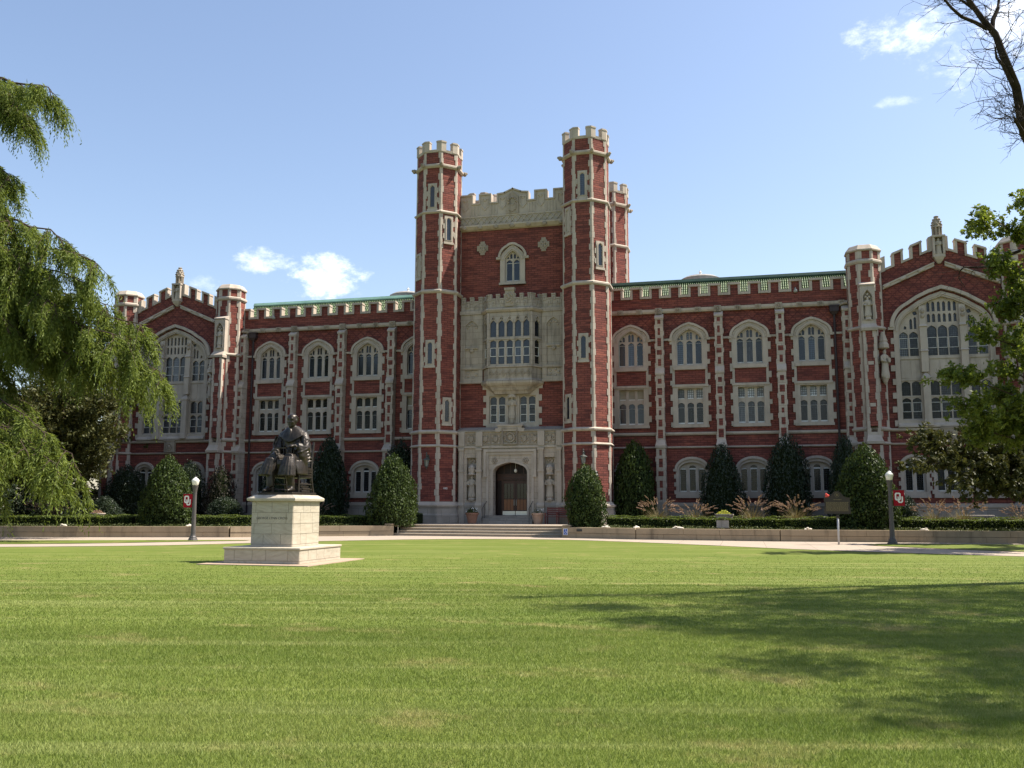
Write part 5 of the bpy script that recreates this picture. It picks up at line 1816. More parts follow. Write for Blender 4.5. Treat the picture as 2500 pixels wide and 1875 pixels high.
fg.ball((HC.x, HC.y - .082, HC.z - .095), (.028, .02, .02), 6, 5)
# short swept hair
for k in range(11):
    x = -.07 + k * .014
    fg.tube([(HC.x + 1.15 * x * .8, HC.y - .07 + abs(x) * .4, HC.z + .085 - abs(x) * .3), (HC.x + 1.15 * x, HC.y - .01, HC.z + .128 - abs(x) * .5), (HC.x + 1.15 * x * 1.05, HC.y + .07, HC.z + .09 - abs(x) * .4), (HC.x + 1.15 * x * .9, HC.y + .10, HC.z + .0)], [.012, .015, .016, .012], 5)
# collar and tie
fg.tube([(-.03, -.105, 1.15), (0, -.135, 1.09), (.0, -.165, .97)], [.012, .02, .016], 5)
fo = fg.build('figure', 'bronze', BZ, (.02, .22, .075), smooth=True)
fo.scale = (SK * .95, SK, SK * 1.02)
rm = fo.modifiers.new('remesh', 'REMESH')
rm.mode = 'VOXEL'
rm.voxel_size = .011
rm.use_smooth_shade = True
sm = fo.modifiers.new('smooth', 'SMOOTH')
sm.factor = .5
sm.iterations = 2
pb = MB().loft([[(-.02 + .10 * sx, -.40 + .05 * sy - .02, z) for sx, sy in ((-1, -1), (1, -1), (1, 1), (-1, 1))] for z in (.765, .785)])
po = pb.build('papers', 'bronze', BZ, (.02, .22, .075))
po.scale = (SK, SK, SK)
ch = MB().box(-.29, .29, -.28, .26, .36, .44).box(-.27, .27, -.26, .24, .26, .36)
for sx in (-1, 1):
    ch.tube([(sx * .27, -.24, 0), (sx * .27, -.24, .40)], [.026, .03], 6)
    ch.tube([(sx * .285, .30, 0), (sx * .28, .23, .22), (sx * .275, .22, .42), (sx * .275, .26, .70), (sx * .27, .31, .92)], [.026, .026, .028, .026, .022], 6)
    ch.tube([(sx * .27, -.24, .40), (sx * .30, -.22, .60), (sx * .30, .05, .63), (sx * .27, .24, .62)], .025, 6)
    for z in (.06, .15):
        ch.tube([(sx * .27, -.24, z), (sx * .28, .26, z)], .014, 5)
    for k in range(4):
        ch.box(sx * .29 - .012, sx * .29 + .012, -.25, .24, .265 + k * .045, .295 + k * .045)
for z in (.55, .68, .80):
    ch.box(-.26, .26, .22 + (z - .5) * .2, .245 + (z - .5) * .2, z, z + .07)
co_ = ch.build('chair', 'bronze', BZ, (.02, .22, .075))
co_.scale = (SK * .92, SK, SK)
for k, (x, y, w_, d) in enumerate(((.16, .0, .12, .16), (.17, .01, .11, .14), (.15, .0, .10, .15), (.17, -.01, .09, .12))):
    b = MB().box(x - w_, x + w_, y - d, y + d, .003 + k * .045, .04 + k * .045).build('book', 'bronze', BZ, (.02, .22, .075), bevel=.006)
    b.scale = (SK, SK, SK)

# ------------------------------------------------------------------ lamp posts and their banners
def lamp(loc, h, label, side, blabel):
    t_ = thing('lamp_post', label, 'lamp post', loc, 0, 'lamp posts along the front path')
    k = h / 3.35
    post = MB().lathe([(.24, 0), (.24, .05), (.20, .09), (.20, .13), (.165, .17), (.16, .22), (.125, .27), (.115, .34), (.112, .36), (.085, 2.35), (.088, 2.50), (.125, 2.78), (.14, 2.80), (.14, 2.84), (.11, 2.86)], 14)
    post.build('post', 'post_paint_cut_shade', t_, smooth=False).scale = (1, 1, k)
    g = MB().lathe([(.11, 2.86), (.145, 2.90), (.155, 3.0), (.185, 3.10), (.175, 3.13), (.12, 3.20), (.055, 3.25), (.045, 3.28)], 16).build('globe', 'globe', t_, smooth=True)
    g.scale = (1, 1, k)
    f = MB().lathe([(.05, 3.27), (.035, 3.30), (.012, 3.32), (.008, 3.37), (.002, 3.38)], 8).build('finial', 'post_paint_cut_shade', t_)
    f.scale = (1, 1, k)
    a = MB()
    for z in (1.70, 2.42):
        a.tube([(0, 0, z), (side * .62, 0, z)], .012, 6)
    a.build('banner_arm', 'post_paint_cut_shade', t_).scale = (1, 1, k)
    x0, x1 = (.13, .60)
    b = thing('banner', blabel, 'banner', (loc[0] + side * .365, loc[1], 1.72 * k), 0, 'crimson letter banners on the lamp posts')
    cl = MB()
    n, mrows = 8, 6
    hgt = .70 * k
    for y in (-.004, .004):
        cl.add([(-.235 + .47 * i / n, y + .012 * math.sin(i * 1.3 + j * .8), hgt * j / mrows) for j in range(mrows + 1) for i in range(n + 1)], [(j * (n + 1) + i, j * (n + 1) + i + 1, (j + 1) * (n + 1) + i + 1, (j + 1) * (n + 1) + i) for j in range(mrows) for i in range(n)])
    cl.build('cloth', 'banner_red', b)
    # interlocked O and U, cut corners
    cz = hgt * .5
    o8 = lambda cx, c_, hw, hh, c: [(cx - hw + c, c_ - hh), (cx + hw - c, c_ - hh), (cx + hw, c_ - hh + c), (cx + hw, c_ + hh - c), (cx + hw - c, c_ + hh), (cx - hw + c, c_ + hh), (cx - hw, c_ + hh - c), (cx - hw, c_ - hh + c)]
    lt = MB().plate(o8(-.05, cz + .06, .125, .175, .05), [o8(-.05, cz + .06, .062, .112, .026)], -.030, -.022)
    lt.plate([(-.06, cz + .06), (-.01, cz + .06), (-.01, cz - .12), (.03, cz - .165), (.075, cz - .165), (.105, cz - .13), (.105, cz + .06), (.165, cz + .06), (.165, cz - .165), (.11, cz - .225), (-.0, cz - .225), (-.06, cz - .165)], [], -.026, -.018)
    lt.build('letters', 'banner_white', b)


lamp((-10.94, -20.89, .0), 3.06, 'dark lamp post with white acorn globe on the left verge near the statue', -1, 'crimson OU banner hanging left of the lamp post near the statue')
lamp((20.79, -15.0, .0), 3.37, 'dark lamp post with white acorn globe on the right, before a big holly', 1, 'crimson OU banner hanging right of the lamp post before the big holly')

# ------------------------------------------------------------------ historical marker
HM = thing('historical_marker', 'bronze historical marker with rounded crest on a grey post by the path', 'sign', (18.38, -16.27, 0))
MB().tube([(0, 0, 0), (0, 0, 1.27)], .045, 10).build('post', 'galvanised', HM, smooth=True)
MB().lathe([(.06, 1.18), (.075, 1.22), (.06, 1.33)], 10).build('collar', 'sign_bronze', HM)
crest = [(.20 * math.sin(a), 2.20 + .17 * math.cos(a)) for a in [1.25 - k * .25 for k in range(11)]]
board = [(-.56, 1.36), (.56, 1.36), (.56, 1.62), (.53, 1.68), (.53, 1.86), (.55, 1.92), (.55, 2.08), (.38, 2.10)] + [(.27, 2.16)] + crest + [(-.27, 2.16), (-.38, 2.10), (-.55, 2.08), (-.55, 1.92), (-.53, 1.86), (-.53, 1.68), (-.56, 1.62)]
MB().plate(board, [], -.03, .03).build('board', 'sign_bronze', HM)
inner = [(x * .955, 1.72 + (z - 1.72) * .955) for x, z in board]
MB().plate(board, [inner], -.04, -.029).build('rim', 'sign_bronze', HM)
MB().plate([(.105 * math.cos(k * PI / 10), 2.20 + .105 * math.sin(k * PI / 10)) for k in range(20)], [[(.09 * math.cos(k * PI / 10), 2.20 + .09 * math.sin(k * PI / 10)) for k in range(20)]], -.036, -.029).plate([(.07 * (1 if k % 2 else .5) * math.cos(k * PI / 5), 2.20 + .07 * (1 if k % 2 else .5) * math.sin(k * PI / 5)) for k in range(10)], [], -.036, -.029).build('seal', 'sign_letter', HM)
tx = MB()
rr = random.Random(3)
for r in range(9):
    z = 1.90 - r * .052
    x = -.47
    while x < .45:
        w_ = rr.uniform(.02, .075)
        if r == 0 and abs(x) > .2:
            x += .05
            continue
        tx.box(x, min(x + w_, .47), -.036, -.029, z + (.075 if r == 0 else 0), z + (.075 if r == 0 else 0) + .036)
        x += w_ + .016
tag(tx.build('raised_text', 'sign_letter', HM), kind='stuff')
cc = MB()
for k in range(7):
    cc.ball((18.38 - .42 + .045 * math.sin(k * 2.1), -16.27 + .03 * math.cos(k * 1.7), 2.12 + .015 * k + .04 * (k % 2)), (.075 - .007 * k, .05, .045), 7, 5)
co2 = cc.build('cloth', 'coral_cloth')
tag(co2, 'crumpled coral red cloth lying on the left shoulder of the historical marker', 'cloth')

# ------------------------------------------------------------------ pots, bench, urns, plaques
def tuft(n, w_, h, size, seed, m):
    g = np.random.default_rng(seed)
    a = g.random(n) * 2 * PI
    r = np.sqrt(g.random(n)) * w_
    p = np.stack([r * np.cos(a), r * np.sin(a), h * (1 - (r / w_) ** 2) * (.3 + .7 * g.random(n))], 1)
    return leaf_mesh('foliage', p, size, m, .3)


def pot(loc, label, m, green, n):
    t_ = thing('flower_pot', label, 'flower pot', loc, 0, 'flower pots beside the entrance steps')
    MB().lathe([(.24, 0), (.25, .03), (.37, .52), (.385, .54), (.42, .55), (.42, .66), (.36, .66), (.34, .58), (.05, .56)], 18).build('pot', m, t_, smooth=False)
    f = obj('foliage', tuft(n, .42, .42, .09, int(loc[0] * 10) + 60, green), None, t_, (0, 0, .58))
    g = MB()
    rr = random.Random(int(loc[0] * 7) + 40)
    for k in range(14 if n > 300 else 4):
        g.ball((rr.uniform(-.36, .36), rr.uniform(-.36, .3), .72 + rr.uniform(0, .26)), .03, 5, 4)
    g.build('blossom', 'white_paint', t_)


pot((-2.12, -4.35, .6), 'brown terracotta pot brimming with white flowers left of the doorway steps', 'terracotta', 'cover_leaf', 700)
pot((2.08, -4.35, .6), 'pale terracotta pot with sparse plants right of the doorway steps', 'pale_terracotta', 'cover_leaf', 120)
BN = thing('bench', 'dark red slatted bench against the wall right of the doorway', 'bench', (3.35, -4.55, .6))
for k in range(4):
    MB().box(-.72, .72, -.28 + k * .15, -.16 + k * .15, .43, .46).build('slat', 'red_bench', BN)
for k in range(4):
    MB().box(-.72, .72, .33 + .02 * k, .355 + .02 * k, .54 + k * .12, .63 + k * .12).build('slat', 'red_bench', BN)
for x in (-.7, .0, .7):
    MB().box(x - .03, x + .03, -.28, -.22, 0, .64).build('leg', 'red_bench', BN)
    MB().loft([[(x + a * .03, y + b * .03, z) for a, b in ((-1, -1), (1, -1), (1, 1), (-1, 1))] for z, y in ((0, .33), (.45, .36), (1.02, .44))]).build('leg', 'red_bench', BN)
    MB().box(x - .035, x + .035, -.32, .40, .64, .68).build('armrest', 'red_bench', BN)


def urn(loc, label, s, green):
    t_ = thing('stone_urn', label, 'urn', loc, 0, 'stone urns in the front beds')
    MB().lathe([(.30, 0), (.30, .1), (.2, .16), (.12, .22), (.12, .36), (.2, .42), (.42, .55), (.46, .68), (.5, .72), (.5, .78), (.4, .78), (.1, .70)], 18).build('urn', 'statue_stone', t_)
    obj('foliage', tuft(260, .42, .26, .11, int(loc[0]) + 90, green), None, t_, (0, 0, .74))
    t_.scale = (s, s, s)


urn((13.29, -8.5, .5), 'wide stone urn of yellow-green plants between two russet grass clumps', 1.0, 'flower_leaf')
urn((-23.6, -11.5, .5), 'stone urn behind the low hedge, half hidden at the left by grass', .9, 'plume')
sb = thing('stone_bench', 'plain stone bench in the bed by the wall at the far right', 'bench', (26.4, -5.5, .5))
MB().box(-.85, .85, -.25, .25, .62, .76).build('seat', 'plinth_stone', sb, bevel=.02)
for x in (-.6, .6):
    MB().box(x - .1, x + .1, -.2, .2, 0, .62).build('leg', 'plinth_stone', sb)
pq = thing('stone_marker', 'small rectangular stone marker standing in the bed before the right hedge', 'marker', (13.27, -11.75, .5))
MB().loft([[(x, y, z) for x, y in ((-w_, -.12 + d), (w_, -.12 + d), (w_, .12), (-w_, .12))] for z, w_, d in ((.12, .30, 0), (.48, .30, .1))]).build('tablet', 'plinth_stone', pq)
MB().box(-.36, .36, -.16, .16, 0, .12).build('base', 'soil', pq)
sg = thing('access_sign', 'small blue wheelchair sign with white edge on the wall end by the steps', 'sign', (5.12, -11.32, .16))
MB().box(-.12, .12, -.012, .0, 0, .34).build('frame', 'white_paint', sg)
MB().box(-.095, .095, -.016, -.011, .025, .315).build('panel', 'sign_blue', sg)
wc = MB().ball((-.01, -.017, .27), (.018, .006, .018), 8, 5)
wc.plate([(-.022, .245), (.0, .245), (.005, .17), (.045, .17), (.06, .11), (.078, .115), (.06, .19), (.02, .19), (.015, .21), (.04, .21), (.04, .225), (.012, .225), (.005, .245)], [], -.020, -.015)
wc.plate([(.0 + .055 * math.cos(a), .13 + .055 * math.sin(a)) for a in [2.2 + k * .35 for k in range(12)]] + [(.0 + .04 * math.cos(a), .13 + .04 * math.sin(a)) for a in [2.2 + k * .35 for k in range(11, -1, -1)]], [], -.020, -.015)
wc.build('wheelchair_symbol', 'white_paint', sg)
vg = MB().box(5.75, 6.05, -11.58, -11.40, .36, .48).build('vent_grille', 'iron')
tag(vg, 'small dark metal vent plate set in the right garden wall', 'vent')
rk = MB()
for k, (dx, dz, r) in enumerate(((0, 0, .1), (.13, -.02, .07), (-.12, -.01, .08), (.05, .05, .06))):
    rk.ball((dx, .02 * k, .05 + dz), (r, r * .8, r * .6), 7, 5)
rme = rk.mesh('rock')
rme.materials.append(M['pale_rock'])
ROCK = [((7.3, -11.55), 'small heap of pale rocks on the wall top nearest the steps'), ((9.0, -12.05), 'pale rocks on the wall top below the first right grass clump'), ((11.1, -12.3), 'pale rocks on the wall top left of the stone marker'),
        ((17.3, -12.55), 'pale rocks on the wall top left of the historical marker'), ((22.6, -12.1), 'pale rocks on the wall top right of the banner'), ((-9.5, -13.3), 'pale rocks on the left wall beside the pedestal'), ((-14.2, -16.2), 'pale rocks on the left wall near the round holly'), ((-20.5, -18.0), 'pale rocks on the left wall under the drooping tree')]
for k, ((x, y), lab) in enumerate(ROCK):
    o = obj('rock', rme, None, None, (x, y, .56))
    o.rotation_euler = (0, 0, k * 1.3)
    o.scale = (1.2 + .3 * (k % 3),) * 2 + (1.0,)
    tag(o, lab, 'rocks', 'pale rocks along the wall top')

# ------------------------------------------------------------------ clipped hollies and looser shrubs
def shrub_meshes(seed, n, leaf, leafmat, loose=0.0, top=1.0):
    """unit shrub: height 1, half-width .5 at its widest"""
    g = np.random.default_rng(seed)
    prof = lambda t: np.minimum(1, .80 + .9 * t) * np.power(np.clip(1 - t ** (2.3 * top), 0, 1), .62)
    t = g.random(n * 3) ** .92
    keep = g.random(n * 3) < (.25 + .75 * prof(t))
    t = t[keep][:n]
    a = g.random(len(t)) * 2 * PI
    lump = 1 + .075 * np.sin(a * 3 + seed + t * 7) + .06 * np.sin(a * 7 - t * 13 + seed) + .04 * np.sin(a * 11 + t * 23) + loose * np.sin(a * 2 + t * 9)
    depth = 1 - np.abs(g.normal(size=len(t))) * (.085 + loose * .4)
    out = g.random(len(t)) < .06
    depth[out] += .12 * g.random(out.sum()) + loose
    r = .5 * prof(t) * lump * depth
    p = np.stack([r * np.cos(a), r * np.sin(a), t * (1 + .03 * g.normal(size=len(t)))], 1)
    nrm = np.stack([np.cos(a), np.sin(a), .35 + 0 * a], 1)
    d = np.cross(nrm, g.normal(size=nrm.shape)) + nrm * .25
    me = leaf_mesh('foliage', p, leaf, leafmat, 0, .55, d / (np.linalg.norm(d, axis=1, keepdims=True) + 1e-9), .25)
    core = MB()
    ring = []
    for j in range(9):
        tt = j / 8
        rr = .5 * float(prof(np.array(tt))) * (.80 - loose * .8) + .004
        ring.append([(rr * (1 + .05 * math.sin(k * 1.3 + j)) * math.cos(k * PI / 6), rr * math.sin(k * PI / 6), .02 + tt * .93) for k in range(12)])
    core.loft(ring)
    return me, core


def shrub(label, loc, wd, ht, meshes, group='evergreen shrubs in front of the library', rz=0.0):
    t_ = thing('holly_shrub', label, 'shrub', loc, rz, group)
    f = obj('foliage', meshes[0], None, t_)
    f.scale = (wd, wd, ht)
    c = obj('inner_twigs', meshes[2], None, t_)
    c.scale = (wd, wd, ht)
    s = MB().tube([(0, 0, -.1), (.02, .02, ht * .3)], .06, 6).build('stem', 'bark', t_)
    return t_


def kit(seed, n, leaf, lm, loose=0.0, top=1.0):
    me, core = shrub_meshes(seed, n, leaf, lm, loose, top)
    cm = core.mesh('inner_twigs')
    cm.materials.append(M['hedge_core'])
    return me, core, cm


K1, K2, K3 = kit(1, 9000, .040, 'holly_leaf'), kit(2, 9000, .036, 'holly_leaf', .015, .85), kit(3, 8000, .044, 'holly_leaf', .02, 1.5)
KD, KE = kit(4, 6500, .036, 'dark_holly_leaf', .02), kit(5, 6500, .036, 'dark_holly_leaf', .03, 1.6)
KL = kit(6, 2200, .055, 'dull_leaf', .10, 1.4)
shrub('round-headed glossy holly beside the left lamp post', (-16.76, -14.6, .5), 2.85, 3.75, K1)
shrub('tall pointed glossy holly at the left end of the broad steps', (-5.35, -9.6, .5), 3.1, 4.0, K2, rz=2.0)
shrub('egg-shaped glossy holly at the right end of the steps above the blue sign', (6.0, -10.0, .5), 2.2, 3.3, K3, rz=1.0)
shrub('dark columnar holly against the wall behind the bronze statue', (-12.90, -2.2, .5), 2.85, 5.7, KD)
shrub('dark holly against the wall half hidden by the tall pointed holly', (-7.91, -1.7, .5), 2.7, 5.4, KE, rz=.7)
shrub('half-lit holly against the wall just right of the entrance tower', (7.75, -2.2, .5), 2.6, 5.1, K3, rz=2.6)
shrub('dark conical holly below the first right-hand buttresses behind the stone urn', (13.07, -2.2, .5), 2.75, 4.85, KD, rz=1.4)
shrub('dark pointed holly behind the right-hand grass clumps, left of the marker sign', (16.9, -2.2, .5), 2.8, 5.3, KE, rz=3.0)
shrub('dark upright holly squeezed behind the big right holly', (20.1, -3.2, .5), 2.2, 5.2, KD, rz=4.0)
shrub('largest glossy holly, behind the right lamp post', (20.35, -10.3, .5), 3.1, 4.15, K1, rz=2.2)
shrub('dark rounded shrub against the far left wall behind the grass clump', (-28.0, -3.0, .5), 3.0, 3.9, KE, rz=1.9)
shrub('loose dark shrub in front of the left gable ground-floor window', (-22.9, -3.2, .5), 2.3, 4.1, KE, rz=5.0)
shrub('thin dull brown half-bare shrub beside the left downpipe', (-20.4, -3.2, .5), 2.2, 3.8, KL)
shrub('dark shrub showing left of the bronze statue at its knees', (-16.6, -2.6, .5), 2.3, 4.7, KD, rz=2.9)
shrub('low dark shrub at the foot of the left wall behind the lamp post', (-18.6, -5.5, .5), 2.4, 1.7, KE, rz=.2)
shrub('low dark shrub behind the crimson banner on the right', (22.6, -6.0, .5), 1.8, 1.9, KE, rz=1.1)

for k, (x, y, wd_, ht_, lab) in enumerate(((-33.5, -9.5, 4.4, 4.2, 'broad dark shrub filling the gap under the left cypress'), (-37.5, -12.5, 5.0, 4.6, 'wide dark shrub at the far left edge under the cypress'), (-30.2, -7.5, 3.6, 3.4, 'dark shrub beside the far left magnolia trunk'), (-43.0, -15.0, 6.0, 5.0, 'large dark shrub farthest left behind the garden wall'), (-25.2, -8.8, 2.2, 1.7, 'low dark shrub behind the left stone urn'))):
    shrub(lab, (x, y, .5), wd_, ht_, (KD, KE)[k % 2], rz=k * 1.1)

# ------------------------------------------------------------------ box hedges and ground cover
def offset_line(line, d):
    out = []
    for i, p in enumerate(line):
        a = Vector(line[max(0, i - 1)])
        b = Vector(line[min(len(line) - 1, i + 1)])
        t_ = (b - a).normalized()
        nrm = Vector((-t_.y, t_.x))
        if nrm.y < 0:
            nrm = -nrm
        out.append(Vector(p) + nrm * d)
    return out


def hedge(label, line, wd, z0, h, seed, dens=420, sz=.075):
    g = np.random.default_rng(seed)
    t_ = thing('box_hedge', label, 'hedge', (line[0][0], line[0][1], z0), 0, 'clipped box hedges in the front beds')
    o = Vector(line[0])
    pts, core = [], MB()
    L = [Vector(p) - o for p in line]
    B = [p - o for p in offset_line(line, wd)]
    n = len(L)
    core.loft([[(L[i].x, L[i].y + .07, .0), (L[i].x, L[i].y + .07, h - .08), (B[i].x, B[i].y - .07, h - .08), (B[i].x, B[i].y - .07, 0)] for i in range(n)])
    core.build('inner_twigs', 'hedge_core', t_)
    for i in range(n - 1):
        a, b, c, d = (np.array(v) for v in (L[i], L[i + 1], B[i], B[i + 1]))
        ln = np.linalg.norm(b - a)
        for kind in (0, 1, 2):
            m = int(dens * ln * (h if kind != 1 else wd))
            u, v = g.random(m)[:, None], g.random(m)[:, None]
            wob = .025 * np.sin(u * ln * 3.1 + i) + .02 * np.sin(u * ln * 7.7)
            fr = a + (b - a) * u
            bk = c + (d - c) * u
            if kind == 0:
                p = np.concatenate([fr, v * h + wob], 1)
                p[:, 1] += np.abs(g.normal(size=m)) * .035 + wob[:, 0]
            elif kind == 1:
                p = np.concatenate([fr + (bk - fr) * v, np.full((m, 1), h) + wob - np.abs(g.normal(size=(m, 1))) * .03], 1)
            else:
                p = np.concatenate([bk, v * h], 1)[: m // 4]
            pts.append(p)
    p = np.concatenate(pts)
    obj('foliage', leaf_mesh('foliage', p, sz, 'hedge_leaf', .2), None, t_)


R1 = [(7.1, -9.9), (13, -10.5), (18.7, -10.6)]
R2 = [(21.6, -10.3), (30, -9.9), (42, -9.4)]
R3 = [(6.8, -7.4), (14, -7.6), (19.5, -7.6), (26, -7.4), (42, -6.8)]
L1 = [(-6.6, -9.5), (-9.2, -11.0), (-12.6, -13.6), (-14.9, -14.6)]
L2 = [(-18.4, -15.4), (-24, -17.2), (-42, -21.2)]
L3 = [(-6.5, -7.0), (-13, -10.2), (-24, -13.8), (-42, -18)]
hedge('low clipped box hedge along the right wall between steps and big holly', R1, .9, .5, .58, 21)
hedge('low clipped box hedge along the right wall beyond the big holly', R2, .9, .5, .58, 22)
hedge('rear clipped box hedge behind the russet grasses on the right', R3, .6, .5, .66, 23, 300)
hedge('low clipped box hedge between the pedestal and the tall pointed holly', L1, .9, .5, .58, 24)
hedge('low clipped box hedge under the drooping tree on the left', L2, .9, .5, .58, 25)
hedge('rear clipped box hedge behind the left bed', L3, .6, .5, .62, 26, 300)
hedge('short clipped box hedge at the foot of the left turret by the steps', [(-6.5, -6.2), (-5.1, -6.2)], 1.2, .5, .75, 27)


def cover(line, seed, n, wd=1.1, h=.22):
    g = np.random.default_rng(seed)
    A = [np.array(p) for p in offset_line(line, .35)]
    B = [np.array(p) for p in offset_line(line, .35 + wd)]
    ln = np.array([np.linalg.norm(b - a) for a, b in zip(A[:-1], A[1:])])
    pts = []
    for i in range(len(A) - 1):
        m = int(n * ln[i] / ln.sum())
        u, v = g.random(m)[:, None], g.random(m)[:, None]
        f = A[i] + (A[i + 1] - A[i]) * u
        b = B[i] + (B[i + 1] - B[i]) * u
        z = .5 + h * g.random((m, 1)) * (.55 + .45 * np.sin(u * ln[i] * 2.2 + v * 4))
        pts.append(np.concatenate([f + (b - f) * v, z], 1))
    o = obj('ground_cover', leaf_mesh('ground_cover', np.concatenate(pts), .085, 'cover_leaf', .3), None)
    tag(o, kind='stuff')


cover(WALL_R, 31, 15000)
cover(WALL_L, 32, 13000)

# ------------------------------------------------------------------ russet fountain grasses
def grass_clump_mesh(seed, n=260, plumes=40):
    g = np.random.default_rng(seed)

    def strips(n, L0, L1, w_, spread, bend):
        a = g.random(n) * 2 * PI
        L = L0 + (L1 - L0) * g.random(n)
        tilt = spread * g.random(n) ** .7
        seg = 5
        V = []
        P_ = np.zeros((n, 3))
        P_[:, 0], P_[:, 1] = .12 * np.cos(a) * g.random(n), .12 * np.sin(a) * g.random(n)
        side = np.stack([-np.sin(a), np.cos(a), 0 * a], 1)
        pr = []
        for k in range(seg + 1):
            s_ = k / seg
            pr.append((P_.copy(), (w_ * (1 - s_ * .75))))
            th = tilt + bend * s_ * (.6 + .8 * tilt)
            d = np.stack([np.cos(a) * np.sin(th), np.sin(a) * np.sin(th), np.cos(th)], 1)
            P_ = P_ + d * (L / seg)[:, None]
        for k in range(seg):
            (p, w1), (q, w2) = pr[k], pr[k + 1]
            V.append(np.stack([p - side * w1, p + side * w1, q + side * w2, q - side * w2], 1))
        return np.concatenate(V).reshape(-1, 3), P_, a, th
    v, tip, a, th = strips(n, .8, 1.35, .012, .65, 1.0)
    bl = quads('blades', v, 4, 'reed_blade')
    v, tip, a, th = strips(plumes, 1.05, 1.5, .004, .55, .55)
    st = quads('stalks', v, 4, 'reed_blade')
    # feathery seed heads
    Q = []
    d = np.stack([np.cos(a) * np.sin(th + .15), np.sin(a) * np.sin(th + .15), np.cos(th + .15)], 1)
    for k in range(34):
        s_ = g.random((plumes, 1)) * .34
        o_ = tip + d * (s_ - .20) + np.array([0, 0, -.6]) * s_ ** 2
        r = g.normal(size=(plumes, 3)) * .035 * (1.15 - s_ / .34)
        e = o_ + r + d * .05
        w_ = g.normal(size=(plumes, 3)) * .013
        Q.append(np.stack([o_ - w_, e - w_ * .3, e + w_ * .3, o_ + w_], 1))
    pl = quads('plumes', np.concatenate(Q).reshape(-1, 3), 4, 'plume')
    return bl, st, pl


GK = [grass_clump_mesh(41), grass_clump_mesh(42)]
CL_ = [((9.75, -8.6), 1.15, 'russet plumed grass clump right of the half-lit holly'), ((11.75, -8.4), 1.05, 'russet plumed grass clump just left of the stone urn'), ((14.75, -8.6), 1.2, 'russet plumed grass clump just right of the stone urn'),
       ((17.0, -8.6), 1.2, 'russet plumed grass clump just left of the marker sign'), ((23.85, -8.2), 1.1, 'russet plumed grass clump right of the banner, nearer the lamp'), ((25.2, -8.0), 1.15, 'russet plumed grass clump beside the stone bench on its left'),
       ((28.0, -7.6), .95, 'russet plumed grass clump beyond the stone bench'), ((-25.6, -13.4), 1.15, 'brown plumed grass clump at the far left below the drooping tree'), ((-12.2, -5.5), 1.1, 'shaded plumed grass clump behind the pedestal at its right')]
for k, ((x, y), s, lab) in enumerate(CL_):
    t_ = thing('grass_clump', lab, 'grass clump', (x, y, .5), k * 1.7, 'plumed grass clumps in the beds')
    for nm, me in zip(('blades', 'stalks', 'plumes'), GK[k % 2]):
        obj(nm, me, None, t_)
    t_.scale = (s * .92, s * .92, s * .88)

# ------------------------------------------------------------------ trees
def bez(p0, p1, sag, n=8, rnd=0.0, g=RND):
    p0, p1 = Vector(p0), Vector(p1)
    m = (p0 + p1) / 2 + Vector((0, 0, sag))
    out = []
    for i in range(n + 1):
        t_ = i / n
        p = p0 * (1 - t_) ** 2 + m * 2 * t_ * (1 - t_) + p1 * t_ * t_
        if 0 < i < n:
            p += Vector((g.uniform(-1, 1), g.uniform(-1, 1), g.uniform(-1, 1))) * rnd
        out.append(p)
    return out


def taper(r0, r1, n):
    return [r0 + (r1 - r0) * i / (n - 1) for i in range(n)]


def along(pts, t_):
    f = t_ * (len(pts) - 1)
    i = min(int(f), len(pts) - 2)
    return pts[i].lerp(pts[i + 1], f - i), (pts[i + 1] - pts[i]).normalized()


# drooping bald cypress at the left
CYP = [(-19.19, -21.43, 22.99), (-21.43, -20.44, 22.2), (-22.51, -20.18, 19.0), (-23.88, -19.88, 18.0), (-22.2, -20.21, 16.3), (-19.15, -19.84, 15.2), (-16.75, -20.09, 13.8), (-16.95, -18.82, 11.78), (-14.9, -18.64, 10.7), (-13.75, -18.51, 8.2),
       (-15.4, -18.41, 8.2), (-17.66, -18.19, 9.73), (-15.6, -19.95, 9.99), (-18.52, -20.72, 11.46), (-20.64, -21.07, 13.87), (-20.6, -21.64, 10.54), (-19.9, -19.77, 9.56), (-22.58, -19.82, 8.78), (-22.87, -17.54, 6.85), (-14.85, -19.27, 9.44), (-17.4, -20.41, 12.76), (-21.76, -21.99, 14.77)]
CYPLOW = [(-14.72, -23.33, 3.64), (-14.81, -24.18, 3.11), (-16.34, -24.25, 3.64), (-17.09, -25.43, 4.08), (-16.2, -23.47, 4.61), (-18.69, -24.31, 3.2), (-19.14, -25.04, 4.79)]
cy = thing('cypress_tree', 'tall drooping feathery cypress filling the left edge of the picture', 'tree', (-29.1, -17.9, .45))
c0 = Vector((-29.1, -17.9, .45))
tk = MB()
tp = [Vector((-29.1, -17.9, .3)), Vector((-29.0, -18.2, 6)), Vector((-28.8, -18.6, 13)), Vector((-28.7, -18.9, 20)), Vector((-28.6, -19.1, 28)), Vector((-28.6, -19.2, 33))]
tk.tube([p - c0 for p in tp], [.75, .52, .42, .33, .18, .04], 12)
tk.build('trunk', 'bark', cy, smooth=True)
br = MB()
gC = random.Random(21)
O_, D_, LN_ = [], [], []


def sprays_on(pts, n, L0, L1, g):
    for _ in range(n):
        p, d = along(pts, g.uniform(.05, 1.0))
        dd = (d * .7 + Vector((g.gauss(0, .38), g.gauss(0, .38), -.95 + g.gauss(0, .3)))).normalized()
        O_.append(p)
        D_.append(dd)
        LN_.append(g.uniform(L0, L1))


